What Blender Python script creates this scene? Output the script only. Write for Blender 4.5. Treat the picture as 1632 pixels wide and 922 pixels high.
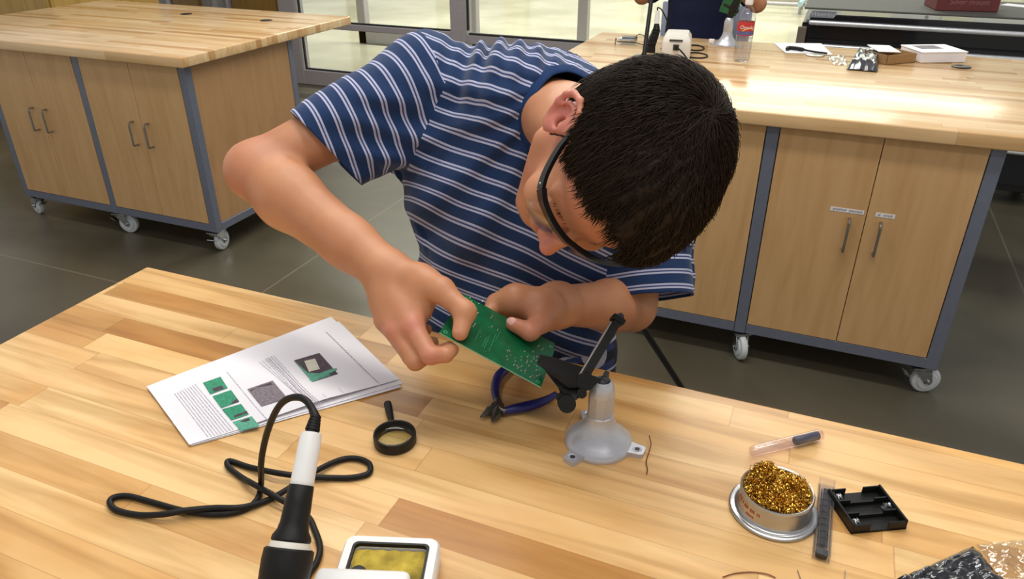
import bpy, bmesh, math, random
import numpy as np
from mathutils import Vector, Matrix, Euler

for o in list(bpy.data.objects): bpy.data.objects.remove(o)
S = bpy.context.scene; C = S.collection
PI = math.pi
random.seed(7)

# ------------------------------------------------------------------ camera
FPX = 1184.8; CAMZ = 1.5077; PITCH = math.radians(28.185); YAW = math.radians(22.5)
cd = bpy.data.cameras.new('camera'); cam = bpy.data.objects.new('camera', cd); C.objects.link(cam)
cd.sensor_width = 36; cd.lens = FPX/1632*36; cd.clip_start = .02; cd.clip_end = 200
cam.location = (0, 0, CAMZ); cam.rotation_euler = (PI/2-PITCH, 0, YAW)
S.camera = cam
S.view_settings.view_transform = 'Standard'; S.view_settings.look = 'None'
S.view_settings.gamma = 1; S.view_settings.use_curve_mapping = False
S.view_settings.exposure = 0.0

# ------------------------------------------------------------------ world and lights
w = bpy.data.worlds.new('world'); S.world = w; w.use_nodes = True
nt = w.node_tree; bg = nt.nodes['Background']
tc = nt.nodes.new('ShaderNodeTexCoord'); sp = nt.nodes.new('ShaderNodeSeparateXYZ'); cr = nt.nodes.new('ShaderNodeValToRGB')
nt.links.new(tc.outputs['Generated'], sp.inputs[0]); nt.links.new(sp.outputs['Z'], cr.inputs[0])
cr.color_ramp.elements[0].position = 0.0; cr.color_ramp.elements[0].color = (1.0, .97, .86, 1)
cr.color_ramp.elements[1].position = 0.5; cr.color_ramp.elements[1].color = (.50, .50, .54, 1)
e_ = cr.color_ramp.elements.new(.22); e_.color = (.92, .9, .82, 1)
nt.links.new(cr.outputs[0], bg.inputs[0]); bg.inputs[1].default_value = .66

def area(name, loc, size, sizey, power, color, rot=(0, 0, 0)):
    l = bpy.data.lights.new(name, 'AREA'); l.shape = 'RECTANGLE'; l.size = size; l.size_y = sizey
    l.energy = power; l.color = color
    o = bpy.data.objects.new(name, l); C.objects.link(o); o.location = loc; o.rotation_euler = rot
    return o
area('ceiling_lamp', (-.4, 1.35, 3.9), 3.2, .35, 62, (1, .96, .88))
area('ceiling_lamp.001', (-1.5, 3.2, 3.9), 3.2, .35, 62, (1, .96, .88))
area('ceiling_lamp.002', (.2, -.5, 3.9), 3.2, .35, 34, (1, .97, .9))

area('corridor_fill', (-2.5, 8.5, 4.2), 7, .5, 420, (1, .97, .85))  # added fill light without a visible fixture, brightens the corridor floor
area('corridor_fill.001', (-1.5, 12.5, 4.2), 9, .5, 520, (1, .97, .85))  # second added fill, deeper into the corridor

# ------------------------------------------------------------------ pixel -> place
def ray(u, v):
    x, y = (u-816)/FPX, (v-461)/FPX
    X, Y, Z = x, math.cos(PITCH)-y*math.sin(PITCH), -math.sin(PITCH)-y*math.cos(PITCH)
    c, s = math.cos(YAW), math.sin(YAW)
    return Vector((X*c-Y*s, X*s+Y*c, Z))
def at(u, v, z=None, y=None, d=None):
    r = ray(u, v)
    if z is not None: d = (z-CAMZ)/r.z
    elif y is not None: d = y/r.y
    return Vector((0, 0, CAMZ)) + r*d

# ------------------------------------------------------------------ materials
def newmat(name):
    m = bpy.data.materials.new(name); m.use_nodes = True
    return m, m.node_tree, m.node_tree.nodes['Principled BSDF']
def mat(name, col, rough=.5, metal=0, var=.06, scale=40, bump=0, bscale=200, coat=0, spec=.5, trans=0, ior=1.45, alpha=1, coords='Object'):
    m, t, p = newmat(name)
    tc = t.nodes.new('ShaderNodeTexCoord'); n = t.nodes.new('ShaderNodeTexNoise'); n.inputs['Scale'].default_value = scale; n.inputs['Detail'].default_value = 3
    t.links.new(tc.outputs[coords], n.inputs['Vector'])
    r = t.nodes.new('ShaderNodeValToRGB'); t.links.new(n.outputs[0], r.inputs[0])
    c = Vector(col)
    r.color_ramp.elements[0].color = (*(c*(1-var)), 1); r.color_ramp.elements[0].position = .3
    r.color_ramp.elements[1].color = (*[min(1, x*(1+var)) for x in c], 1); r.color_ramp.elements[1].position = .7
    t.links.new(r.outputs[0], p.inputs['Base Color'])
    p.inputs['Roughness'].default_value = rough; p.inputs['Metallic'].default_value = metal
    p.inputs['Coat Weight'].default_value = coat; p.inputs['Specular IOR Level'].default_value = spec
    p.inputs['Transmission Weight'].default_value = trans; p.inputs['IOR'].default_value = ior; p.inputs['Alpha'].default_value = alpha
    if bump:
        n2 = t.nodes.new('ShaderNodeTexNoise'); n2.inputs['Scale'].default_value = bscale; t.links.new(tc.outputs[coords], n2.inputs['Vector'])
        b = t.nodes.new('ShaderNodeBump'); b.inputs['Strength'].default_value = bump; b.inputs['Distance'].default_value = .002
        t.links.new(n2.outputs[0], b.inputs['Height']); t.links.new(b.outputs[0], p.inputs['Normal'])
    return m
def mathn(t, op, a, b=None, c=None):
    n = t.nodes.new('ShaderNodeMath'); n.operation = op
    for i, x in enumerate((a, b, c)):
        if x is None: continue
        if isinstance(x, (int, float)): n.inputs[i].default_value = x
        else: t.links.new(x, n.inputs[i])
    return n.outputs[0]
def butcher(name, strip, seg, stops, rough=.22, off=0.0, grain=1.0):
    # glued strips along local X, strips side by side in Y, running through the thickness
    m, t, p = newmat(name)
    tc = t.nodes.new('ShaderNodeTexCoord'); s = t.nodes.new('ShaderNodeSeparateXYZ'); t.links.new(tc.outputs['Object'], s.inputs[0])
    yy = mathn(t, 'DIVIDE', mathn(t, 'ADD', s.outputs['Y'], off), strip)
    row = mathn(t, 'FLOOR', yy)
    wn = t.nodes.new('ShaderNodeTexWhiteNoise'); wn.noise_dimensions = '1D'; t.links.new(row, wn.inputs['W'])
    xx = mathn(t, 'ADD', mathn(t, 'DIVIDE', s.outputs['X'], seg), mathn(t, 'MULTIPLY', wn.outputs['Value'], 7.3))
    sg = mathn(t, 'FLOOR', xx)
    cv = t.nodes.new('ShaderNodeCombineXYZ'); t.links.new(row, cv.inputs[0]); t.links.new(sg, cv.inputs[1])
    w2 = t.nodes.new('ShaderNodeTexWhiteNoise'); w2.noise_dimensions = '2D'; t.links.new(cv.outputs[0], w2.inputs['Vector'])
    ramp = t.nodes.new('ShaderNodeValToRGB'); ramp.color_ramp.interpolation = 'LINEAR'
    els = ramp.color_ramp.elements
    while len(els) > 1: els.remove(els[-1])
    els[0].position = stops[0][0]; els[0].color = (*stops[0][1], 1)
    for q, c in stops[1:]:
        e = els.new(q); e.color = (*c, 1)
    t.links.new(w2.outputs['Value'], ramp.inputs[0])
    # grain, shifted per board
    mp = t.nodes.new('ShaderNodeCombineXYZ')
    t.links.new(mathn(t, 'MULTIPLY', s.outputs['X'], 3.0), mp.inputs[0])
    t.links.new(mathn(t, 'MULTIPLY', s.outputs['Y'], 38.0), mp.inputs[1])
    t.links.new(mathn(t, 'ADD', mathn(t, 'MULTIPLY', w2.outputs['Value'], 40), mathn(t, 'MULTIPLY', s.outputs['Z'], 30)), mp.inputs[2])
    gn = t.nodes.new('ShaderNodeTexNoise'); gn.inputs['Scale'].default_value = 1.0; gn.inputs['Detail'].default_value = 5; gn.inputs['Distortion'].default_value = .6
    t.links.new(mp.outputs[0], gn.inputs['Vector'])
    gr = t.nodes.new('ShaderNodeValToRGB'); t.links.new(gn.outputs[0], gr.inputs[0])
    gr.color_ramp.elements[0].position = .32; gr.color_ramp.elements[0].color = (1-.38*grain, 1-.46*grain, 1-.6*grain, 1)
    gr.color_ramp.elements[1].position = .58; gr.color_ramp.elements[1].color = (1, 1, 1, 1)
    mx = t.nodes.new('ShaderNodeMix'); mx.data_type = 'RGBA'; mx.blend_type = 'MULTIPLY'; mx.inputs[0].default_value = .8
    t.links.new(ramp.outputs[0], mx.inputs[6]); t.links.new(gr.outputs[0], mx.inputs[7])
    # blotchy stain patches
    bl = t.nodes.new('ShaderNodeTexNoise'); bl.inputs['Scale'].default_value = 5; bl.inputs['Detail'].default_value = 4
    mp2 = t.nodes.new('ShaderNodeCombineXYZ'); t.links.new(s.outputs['X'], mp2.inputs[0]); t.links.new(mathn(t, 'MULTIPLY', s.outputs['Y'], 2.5), mp2.inputs[1])
    t.links.new(mathn(t, 'MULTIPLY', w2.outputs['Value'], 3), mp2.inputs[2]); t.links.new(mp2.outputs[0], bl.inputs['Vector'])
    br = t.nodes.new('ShaderNodeValToRGB'); t.links.new(bl.outputs[0], br.inputs[0])
    br.color_ramp.elements[0].position = .36; br.color_ramp.elements[0].color = (.88, .74, .56, 1)
    br.color_ramp.elements[1].position = .56; br.color_ramp.elements[1].color = (1, 1, 1, 1)
    m2 = t.nodes.new('ShaderNodeMix'); m2.data_type = 'RGBA'; m2.blend_type = 'MULTIPLY'; m2.inputs[0].default_value = .7*grain
    t.links.new(mx.outputs[2], m2.inputs[6]); t.links.new(br.outputs[0], m2.inputs[7])
    # glue lines between strips
    fr = mathn(t, 'FRACT', yy); d = mathn(t, 'ABSOLUTE', mathn(t, 'SUBTRACT', fr, .5)); ln = mathn(t, 'GREATER_THAN', d, .488)
    fx = mathn(t, 'FRACT', xx); dx = mathn(t, 'ABSOLUTE', mathn(t, 'SUBTRACT', fx, .5)); lx = mathn(t, 'GREATER_THAN', dx, .4985)
    lm = mathn(t, 'MULTIPLY', mathn(t, 'MAXIMUM', ln, lx), .35)
    m3 = t.nodes.new('ShaderNodeMix'); m3.data_type = 'RGBA'; m3.blend_type = 'MULTIPLY'
    t.links.new(lm, m3.inputs[0]); t.links.new(m2.outputs[2], m3.inputs[6]); m3.inputs[7].default_value = (.45, .28, .14, 1)
    t.links.new(m3.outputs[2], p.inputs['Base Color'])
    p.inputs['Roughness'].default_value = rough; p.inputs['Specular IOR Level'].default_value = .45
    return m
def maple(name, col, dark, rough=.45):
    # cabinet veneer, grain running up in Z
    m, t, p = newmat(name)
    tc = t.nodes.new('ShaderNodeTexCoord'); mp = t.nodes.new('ShaderNodeMapping'); mp.inputs['Scale'].default_value = (14, 14, 1.6)
    oi = t.nodes.new('ShaderNodeObjectInfo'); t.links.new(tc.outputs['Object'], mp.inputs[0])
    n = t.nodes.new('ShaderNodeTexNoise'); n.noise_dimensions = '4D'; n.inputs['Scale'].default_value = 1.6; n.inputs['Detail'].default_value = 5; n.inputs['Distortion'].default_value = 1.1
    t.links.new(mathn(t, 'MULTIPLY', oi.outputs['Random'], 20), n.inputs['W'])
    t.links.new(mp.outputs[0], n.inputs['Vector'])
    r = t.nodes.new('ShaderNodeValToRGB'); t.links.new(n.outputs[0], r.inputs[0])
    r.color_ramp.elements[0].position = .3; r.color_ramp.elements[0].color = (*dark, 1)
    r.color_ramp.elements[1].position = .62; r.color_ramp.elements[1].color = (*col, 1)
    t.links.new(r.outputs[0], p.inputs['Base Color']); p.inputs['Roughness'].default_value = rough
    return m
def glassy(name, tint=(1, 1, 1), refl=.08, rough=.02, ior=1.45):
    m, t, p = newmat(name); t.nodes.remove(p)
    out = [n for n in t.nodes if n.type == 'OUTPUT_MATERIAL'][0]
    tr = t.nodes.new('ShaderNodeBsdfTransparent'); tr.inputs[0].default_value = (*tint, 1)
    gl = t.nodes.new('ShaderNodeBsdfGlossy'); gl.inputs['Roughness'].default_value = rough
    lw = t.nodes.new('ShaderNodeLayerWeight'); lw.inputs['Blend'].default_value = .5
    fz = mathn(t, 'MULTIPLY', mathn(t, 'POWER', lw.outputs['Facing'], 4.0), min(.85, (ior-1)*1.6))
    n = t.nodes.new('ShaderNodeTexNoise'); n.inputs['Scale'].default_value = 3
    a = mathn(t, 'ADD', fz, mathn(t, 'MULTIPLY', n.outputs[0], refl))
    mx = t.nodes.new('ShaderNodeMixShader'); t.links.new(a, mx.inputs[0]); t.links.new(tr.outputs[0], mx.inputs[1]); t.links.new(gl.outputs[0], mx.inputs[2])
    t.links.new(mx.outputs[0], out.inputs[0])
    return m

M = {}
L3 = [(0, (.47, .22, .055)), (.14, (.60, .32, .10)), (.3, (.74, .455, .185)), (.6, (.80, .52, .235)), (.85, (.86, .59, .29)), (1, (.76, .46, .16))]
M['bench'] = butcher('maple_butcher_block', .045, .55, L3, .34, .013, 1.0)
M['bench_far'] = butcher('maple_butcher_block_far', .038, .7, [(0, (.55, .31, .13)), (.25, (.68, .42, .19)), (.5, (.78, .54, .29)), (1, (.84, .62, .37))], .2, .0, .5)
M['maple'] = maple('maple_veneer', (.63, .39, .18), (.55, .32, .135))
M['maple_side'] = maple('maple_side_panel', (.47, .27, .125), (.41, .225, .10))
M['steel_paint'] = mat('grey_painted_steel', (.17, .19, .25), .38, .2, .05)
M['dark_gap'] = mat('dark_gap_and_seal', (.02, .018, .015), .8)  # window gaskets, and the painted shade of the door gaps
M['handle'] = mat('brushed_nickel', (.33, .31, .29), .35, .9)
M['castor'] = mat('white_nylon_wheel', (.62, .66, .68), .4, 0, .05)
M['zinc'] = mat('zinc_plated_fork', (.55, .57, .6), .25, 1, .1)
M['black'] = mat('black_plastic', (.009, .009, .009), .38, 0, .1, 60, spec=.35)
M['blackm'] = mat('matt_black_rubber', (.009, .0085, .008), .5, 0, .15, 80, .1, spec=.3)
M['darkgrey'] = mat('dark_grey_plastic', (.03, .03, .033), .45)
M['white'] = mat('white_plastic', (.80, .80, .80), .35, 0, .02)
M['cream'] = mat('cream_plastic', (.72, .69, .62), .4, 0, .03)
M['paper'] = mat('white_paper', (.80, .79, .84), .7, 0, .015, 8)
M['ink'] = mat('grey_ink', (.33, .30, .37), .8, 0, .2, 300)
M['alu'] = mat('anodised_aluminium', (.40, .375, .40), .4, .25, .04)
M['glass'] = glassy('window_glass', (.96, .98, .96), .05)

# ------------------------------------------------------------------ mesh builder
class MB:
    def __init__(s): s.b = bmesh.new(); s.mi = 0
    def _new(s, vs, M4=None):
        fs = {f for v in vs for f in v.link_faces}
        for f in fs: f.material_index = s.mi
        if M4 is not None: bmesh.ops.transform(s.b, matrix=M4, verts=list(vs))
        return s
    def box(s, c, size, rot=None, bev=0, seg=2, M4=None):
        r = bmesh.ops.create_cube(s.b, size=1)['verts']
        bmesh.ops.scale(s.b, vec=size, verts=r)
        if bev:
            es = list({e for v in r for e in v.link_edges})
            q = bmesh.ops.bevel(s.b, geom=es, offset=bev, segments=seg, affect='EDGES', profile=.5)
            r = q['verts']; vs = set(r)
            for f in q['faces']: vs.update(f.verts)
            # collect whole island
            st = list(vs)
            while st:
                v = st.pop()
                for e in v.link_edges:
                    o = e.other_vert(v)
                    if o not in vs: vs.add(o); st.append(o)
            r = list(vs)
        m = Matrix.Translation(c)
        if rot is not None: m = m @ (rot if isinstance(rot, Matrix) else Euler(rot).to_matrix()).to_4x4()
        return s._new(r, (M4 @ m) if M4 else m)
    def frustum(s, a, b, r1, r2, n=20, cap=True):
        a, b = Vector(a), Vector(b); d = b-a
        r = bmesh.ops.create_cone(s.b, cap_ends=cap, segments=n, radius1=r1, radius2=max(r2, 1e-5), depth=d.length)['verts']
        m = Matrix.Translation((a+b)/2) @ d.to_track_quat('Z', 'Y').to_matrix().to_4x4()
        return s._new(r, m)
    def sphere(s, c, r, sc=(1, 1, 1), n=16, rot=None):
        v = bmesh.ops.create_uvsphere(s.b, u_segments=n, v_segments=max(6, n//2), radius=r)['verts']
        m = Matrix.Translation(c) @ (rot.to_4x4() if rot is not None else Matrix()) @ Matrix.Diagonal((*sc, 1))
        return s._new(v, m)
    def lathe(s, prof, n=32, M4=None, capb=False, capt=False):
        # prof: list of (r, z)
        rings = []; allv = []
        for r, z in prof:
            ring = [s.b.verts.new((r*math.cos(2*PI*i/n), r*math.sin(2*PI*i/n), z)) for i in range(n)]
            rings.append(ring); allv += ring
        for a, b in zip(rings, rings[1:]):
            for i in range(n): s.b.faces.new((a[i], a[(i+1) % n], b[(i+1) % n], b[i]))
        if capb: s.b.faces.new(rings[0][::-1])
        if capt: s.b.faces.new(rings[-1])
        return s._new(allv, M4)
    def tube(s, pts, r, n=8, cap=True):
        pts = [Vector(p) for p in pts]; rr = r if isinstance(r, (list, tuple)) else [r]*len(pts)
        rings = []; allv = []; up = None
        for i, p in enumerate(pts):
            t = (pts[min(i+1, len(pts)-1)]-pts[max(i-1, 0)])
            if t.length < 1e-9: t = Vector((0, 0, 1))
            t.normalize()
            if up is None:
                up = Vector((0, 0, 1)) if abs(t.z) < .9 else Vector((1, 0, 0))
            up = (up - t*up.dot(t))
            if up.length < 1e-6: up = t.orthogonal()
            up.normalize(); sd = t.cross(up)
            ring = [s.b.verts.new(p + (up*math.cos(2*PI*k/n)+sd*math.sin(2*PI*k/n))*rr[i]) for k in range(n)]
            rings.append(ring); allv += ring
        for a, b in zip(rings, rings[1:]):
            for k in range(n): s.b.faces.new((a[k], a[(k+1) % n], b[(k+1) % n], b[k]))
        if cap: s.b.faces.new(rings[0][::-1]); s.b.faces.new(rings[-1])
        return s._new(allv)
    def prism(s, poly, z0, z1, M4=None):
        a = [s.b.verts.new((x, y, z0)) for x, y in poly]; b = [s.b.verts.new((x, y, z1)) for x, y in poly]
        n = len(poly); s.b.faces.new(a[::-1]); s.b.faces.new(b)
        for i in range(n): s.b.faces.new((a[i], a[(i+1) % n], b[(i+1) % n], b[i]))
        return s._new(a+b, M4)
    def quad(s, *ps):
        v = [s.b.verts.new(p) for p in ps]; s.b.faces.new(v); return s._new(v)
    def build(s, name, m, parent=None, smooth=False, loc=None, angle=40):
        bmesh.ops.recalc_face_normals(s.b, faces=s.b.faces)
        me = bpy.data.meshes.new(name); s.b.to_mesh(me); s.b.free()
        for x in (m if isinstance(m, (list, tuple)) else [m]): me.materials.append(x)
        o = bpy.data.objects.new(name, me); C.objects.link(o)
        if smooth:
            for p in me.polygons: p.use_smooth = True
            if angle < 180: me.set_sharp_from_angle(angle=math.radians(angle))
        if parent: o.parent = parent
        if loc is not None:
            o.location = loc
        return o
def tag(o, label=None, cat=None, group=None, kind=None):
    if label: o['label'] = label
    if cat: o['category'] = cat
    if group: o['group'] = group
    if kind: o['kind'] = kind
    return o
def thing(name, label, cat, loc=(0, 0, 0), rz=0, group=None):
    o = bpy.data.objects.new(name, None); C.objects.link(o); o.location = loc; o.rotation_euler = (0, 0, rz)
    o.empty_display_size = .05
    return tag(o, label, cat, group)
def struct(o): return tag(o, kind='structure')
def catmull(P, n=8):
    P = [Vector(p) for p in P]; Q = [P[0]]+P+[P[-1]]; out = []
    for i in range(1, len(Q)-2):
        a, b, c, d = Q[i-1:i+3]
        for k in range(n):
            t = k/n
            out.append(.5*((2*b)+(c-a)*t+(2*a-5*b+4*c-d)*t*t+(3*b-a-3*c+d)*t**3))
    out.append(P[-1]); return out
def text_mesh(txt, size, shear=0, extrude=0.0):
    cu = bpy.data.curves.new('t', 'FONT'); cu.body = txt; cu.size = size; cu.shear = shear; cu.align_x = 'CENTER'; cu.align_y = 'CENTER'; cu.extrude = extrude
    o = bpy.data.objects.new('t', cu); C.objects.link(o)
    dg = bpy.context.evaluated_depsgraph_get(); dg.update()
    me = bpy.data.meshes.new_from_object(o.evaluated_get(dg)); bpy.data.objects.remove(o); bpy.data.curves.remove(cu)
    return me

# ================================================================== THE SETTING
T = .91; TH = .0425
def floor_mat():
    m, t, p = newmat('polished_concrete')
    tc = t.nodes.new('ShaderNodeTexCoord')
    n = t.nodes.new('ShaderNodeTexNoise'); n.inputs['Scale'].default_value = 1.3; n.inputs['Detail'].default_value = 7; n.inputs['Distortion'].default_value = .8
    t.links.new(tc.outputs['Object'], n.inputs['Vector'])
    r = t.nodes.new('ShaderNodeValToRGB'); t.links.new(n.outputs[0], r.inputs[0])
    r.color_ramp.elements[0].position = .3; r.color_ramp.elements[0].color = (.066, .058, .036, 1)
    r.color_ramp.elements[1].position = .7; r.color_ramp.elements[1].color = (.13, .115, .08, 1)
    # saw-cut joints
    s = t.nodes.new('ShaderNodeSeparateXYZ'); t.links.new(tc.outputs['Object'], s.inputs[0])
    def joint(sock, off, per):
        f = mathn(t, 'FRACT', mathn(t, 'DIVIDE', mathn(t, 'ADD', sock, off), per))
        return mathn(t, 'GREATER_THAN', mathn(t, 'ABSOLUTE', mathn(t, 'SUBTRACT', f, .5)), .4985)
    j = mathn(t, 'MAXIMUM', joint(s.outputs['X'], 2.05, 3.0), joint(s.outputs['Y'], 1.0, 3.0))
    mx = t.nodes.new('ShaderNodeMix'); mx.data_type = 'RGBA'; t.links.new(mathn(t, 'MULTIPLY', j, .6), mx.inputs[0])
    t.links.new(r.outputs[0], mx.inputs[6]); mx.inputs[7].default_value = (.20, .18, .13, 1)
    t.links.new(mx.outputs[2], p.inputs['Base Color'])
    n2 = t.nodes.new('ShaderNodeTexNoise'); n2.inputs['Scale'].default_value = 6; t.links.new(tc.outputs['Object'], n2.inputs['Vector'])
    t.links.new(mathn(t, 'ADD', mathn(t, 'MULTIPLY', n2.outputs[0], .2), .24), p.inputs['Roughness'])
    return m
mb = MB(); mb.box((-1.2, 1.4, -.05), (11, 8.2, .1)); struct(mb.build('floor', floor_mat()))

def corridor_mat():
    m, t, p = newmat('pale_terrazzo')
    tc = t.nodes.new('ShaderNodeTexCoord')
    n = t.nodes.new('ShaderNodeTexNoise'); n.inputs['Scale'].default_value = .9; n.inputs['Detail'].default_value = 5; t.links.new(tc.outputs['Object'], n.inputs['Vector'])
    r = t.nodes.new('ShaderNodeValToRGB'); t.links.new(n.outputs[0], r.inputs[0])
    r.color_ramp.elements[0].position = .35; r.color_ramp.elements[0].color = (.46, .43, .30, 1)
    r.color_ramp.elements[1].position = .7; r.color_ramp.elements[1].color = (.70, .67, .52, 1)
    v = t.nodes.new('ShaderNodeTexVoronoi'); v.inputs['Scale'].default_value = 55; t.links.new(tc.outputs['Object'], v.inputs['Vector'])
    sp = mathn(t, 'LESS_THAN', v.outputs['Distance'], .06)
    mx = t.nodes.new('ShaderNodeMix'); mx.data_type = 'RGBA'; t.links.new(mathn(t, 'MULTIPLY', sp, .5), mx.inputs[0])
    t.links.new(r.outputs[0], mx.inputs[6]); mx.inputs[7].default_value = (.8, .8, .75, 1)
    t.links.new(mx.outputs[2], p.inputs['Base Color']); p.inputs['Roughness'].default_value = .1; p.inputs['Specular IOR Level'].default_value = .8
    return m
mb = MB(); mb.box((-1.2, 12.5, -.05), (24, 14, .1)); struct(mb.build('floor_corridor', corridor_mat()))

# far side of the corridor: pale wall with tall windows, its reflection streaks the polished floor
mb = MB()
x = -11.5
wallx = []
M['pale_wall'] = mat('pale_plaster', (.62, .6, .5), .8, 0, .03, 3)
rnd = random.Random(3)
while x < 9.5:
    ww = rnd.choice((.35, .5, .9)); gap = rnd.choice((.9, 1.5, 2.2))
    mb.box((x+ww/2, 17, 1.9), (ww, .35, 3.8)); x += ww+gap
mb.box((-1, 17, .25), (21, .35, .5)); mb.box((-1, 17, 3.6), (21, .3, .4)); mb.box((-1, 17, 2.1), (21, .12, .1))
struct(mb.build('wall_corridor', M['pale_wall']))

# glazed partition between workshop and corridor (plane Y = 5.5)
PY = 5.5
def frame_bar(mb, x0, x1, z0, z1, d=.11, y=PY): mb.box(((x0+x1)/2, y, (z0+z1)/2), (x1-x0, d, z1-z0), bev=.006, seg=1)
WH = 2.6
mb = MB()
frame_bar(mb, -4.42, -4.235, 0, WH); frame_bar(mb, -2.78, -2.64, 0, WH); frame_bar(mb, 1.9, 2.04, 0, WH)
frame_bar(mb, -4.235, -2.78, 0, .13); frame_bar(mb, -4.235, -2.78, .485, .535); frame_bar(mb, -2.64, 1.9, .45, .522)
frame_bar(mb, -2.64, 1.9, 0, .06); frame_bar(mb, -4.42, 2.04, WH, WH+.12)
struct(mb.build('window_1_frame', M['alu']))
mb = MB()
mb.box((-4.215, PY-.03, .31), (.012, .02, .36)); mb.box((-4.215, PY-.03, 1.55), (.012, .02, 2.0))
mb.box((-3.5, PY-.03, .136), (1.42, .02, .012)); mb.box((-3.5, PY-.03, .541), (1.42, .02, .012)); mb.box((-.37, PY-.04, .528), (4.5, .03, .012)); mb.box((-2.634, PY-.03, 1.55), (.012, .02, 2.0))
struct(mb.build('window_1_gasket', M['dark_gap']))
for i, (x0, x1, z0, z1) in enumerate(((-4.235, -2.78, .13, .485), (-4.235, -2.78, .535, WH), (-2.64, 1.9, .522, WH), (-2.64, 1.9, .06, .45))):
    mb = MB(); mb.box(((x0+x1)/2, PY, (z0+z1)/2), (x1-x0, .008, z1-z0)); struct(mb.build('window_%d' % (i+2), M['glass']))
# solid wall left of the glazing, with a brown door and a narrow light
M['browndoor'] = maple('brown_door_veneer', (.26, .15, .035), (.2, .11, .02), .4)
M['grey_wall'] = mat('grey_green_wall', (.30, .31, .28), .7, 0, .04, 4)
mb = MB(); mb.box((-5.75, PY+.02, 1.4), (2.66, .1, 2.8)); struct(mb.build('wall_back', M['grey_wall']))
mb = MB(); mb.box((-4.66, PY-.05, 1.05), (.46, .05, 2.1), bev=.004, seg=1); d1 = struct(mb.build('door_1', M['browndoor']))
mb = MB(); mb.box((-4.93, PY-.05, 1.05), (.035, .07, 2.15)); mb.box((-5.08, PY-.045, 1.05), (.06, .06, 2.15)); mb.box((-5.62, PY-.045, 1.05), (.05, .06, 2.15)); struct(mb.build('door_1_frame', M['alu']))
mb = MB(); mb.box((-5.42, PY-.05, 1.05), (.3, .05, 2.1), bev=.004, seg=1); struct(mb.build('door_2', M['browndoor']))
# second, inner set of doors seen through the glazing
mb = MB()
for x in (-4.9, -3.55, -2.35): frame_bar(mb, x, x+.1, 0, WH, .1, 7.4)
frame_bar(mb, -4.9, -2.3, 0, .16, .1, 7.4)
struct(mb.build('door_3', M['alu']))

# ================================================================== WORKBENCHES
def castor_parts(root, x, y, ang, tilt=0):
    c = bpy.data.objects.new('caster', None); C.objects.link(c)
    mb = MB(); R = .048
    # fork + top plate (this mesh is the part; the wheel is its child)
    mb.box((0, 0, .104), (.075, .06, .006)); mb.frustum((0, 0, .092), (0, 0, .102), .024, .024, 16)
    for sx in (-1, 1):
        mb.prism([(-.028, .094), (.028, .094), (.040, .05), (.034, .038), (.02, .042), (-.005, .07)], -.0015, .0015,
                 Matrix.Translation((0, sx*.021, 0)) @ Matrix.Rotation(PI/2, 4, 'X'))
    mb.frustum((.026, -.03, .05), (.026, .03, .05), .006, .006, 10)
    mb.box((0, 0, .093), (.058, .045, .004)); mb.box((-.045, 0, .072), (.03, .034, .004), rot=(0, .6, 0))
    bpy.data.objects.remove(c)
    f = mb.build('caster', M['zinc'], root, loc=(x, y, 0)); f.rotation_euler = (0, 0, ang)
    mb = MB()
    mb.lathe([(.012, -.0165), (.030, -.0165), (.034, -.012), (.043, -.012), (.047, -.009), (.048, -.004), (.048, .004), (.047, .009), (.043, .012), (.034, .012), (.030, .0165), (.012, .0165)], 28,
             Matrix.Translation((.026, 0, .0485)) @ Matrix.Rotation(PI/2, 4, 'X'))
    mb.build('wheel', M['castor'], f, True)
def bar_handle(door, x, y, z, h=.105, out=.028, round_=True):
    mb = MB()
    mb.tube(catmull([(x, y, z+h/2), (x, y-out*.85, z+h/2), (x, y-out, z+h/2-.012), (x, y-out, z), (x, y-out, z-h/2+.012), (x, y-out*.85, z-h/2), (x, y, z-h/2)], 4), .0045, 8)
    mb.build('handle', M['handle'], door, True)
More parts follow.
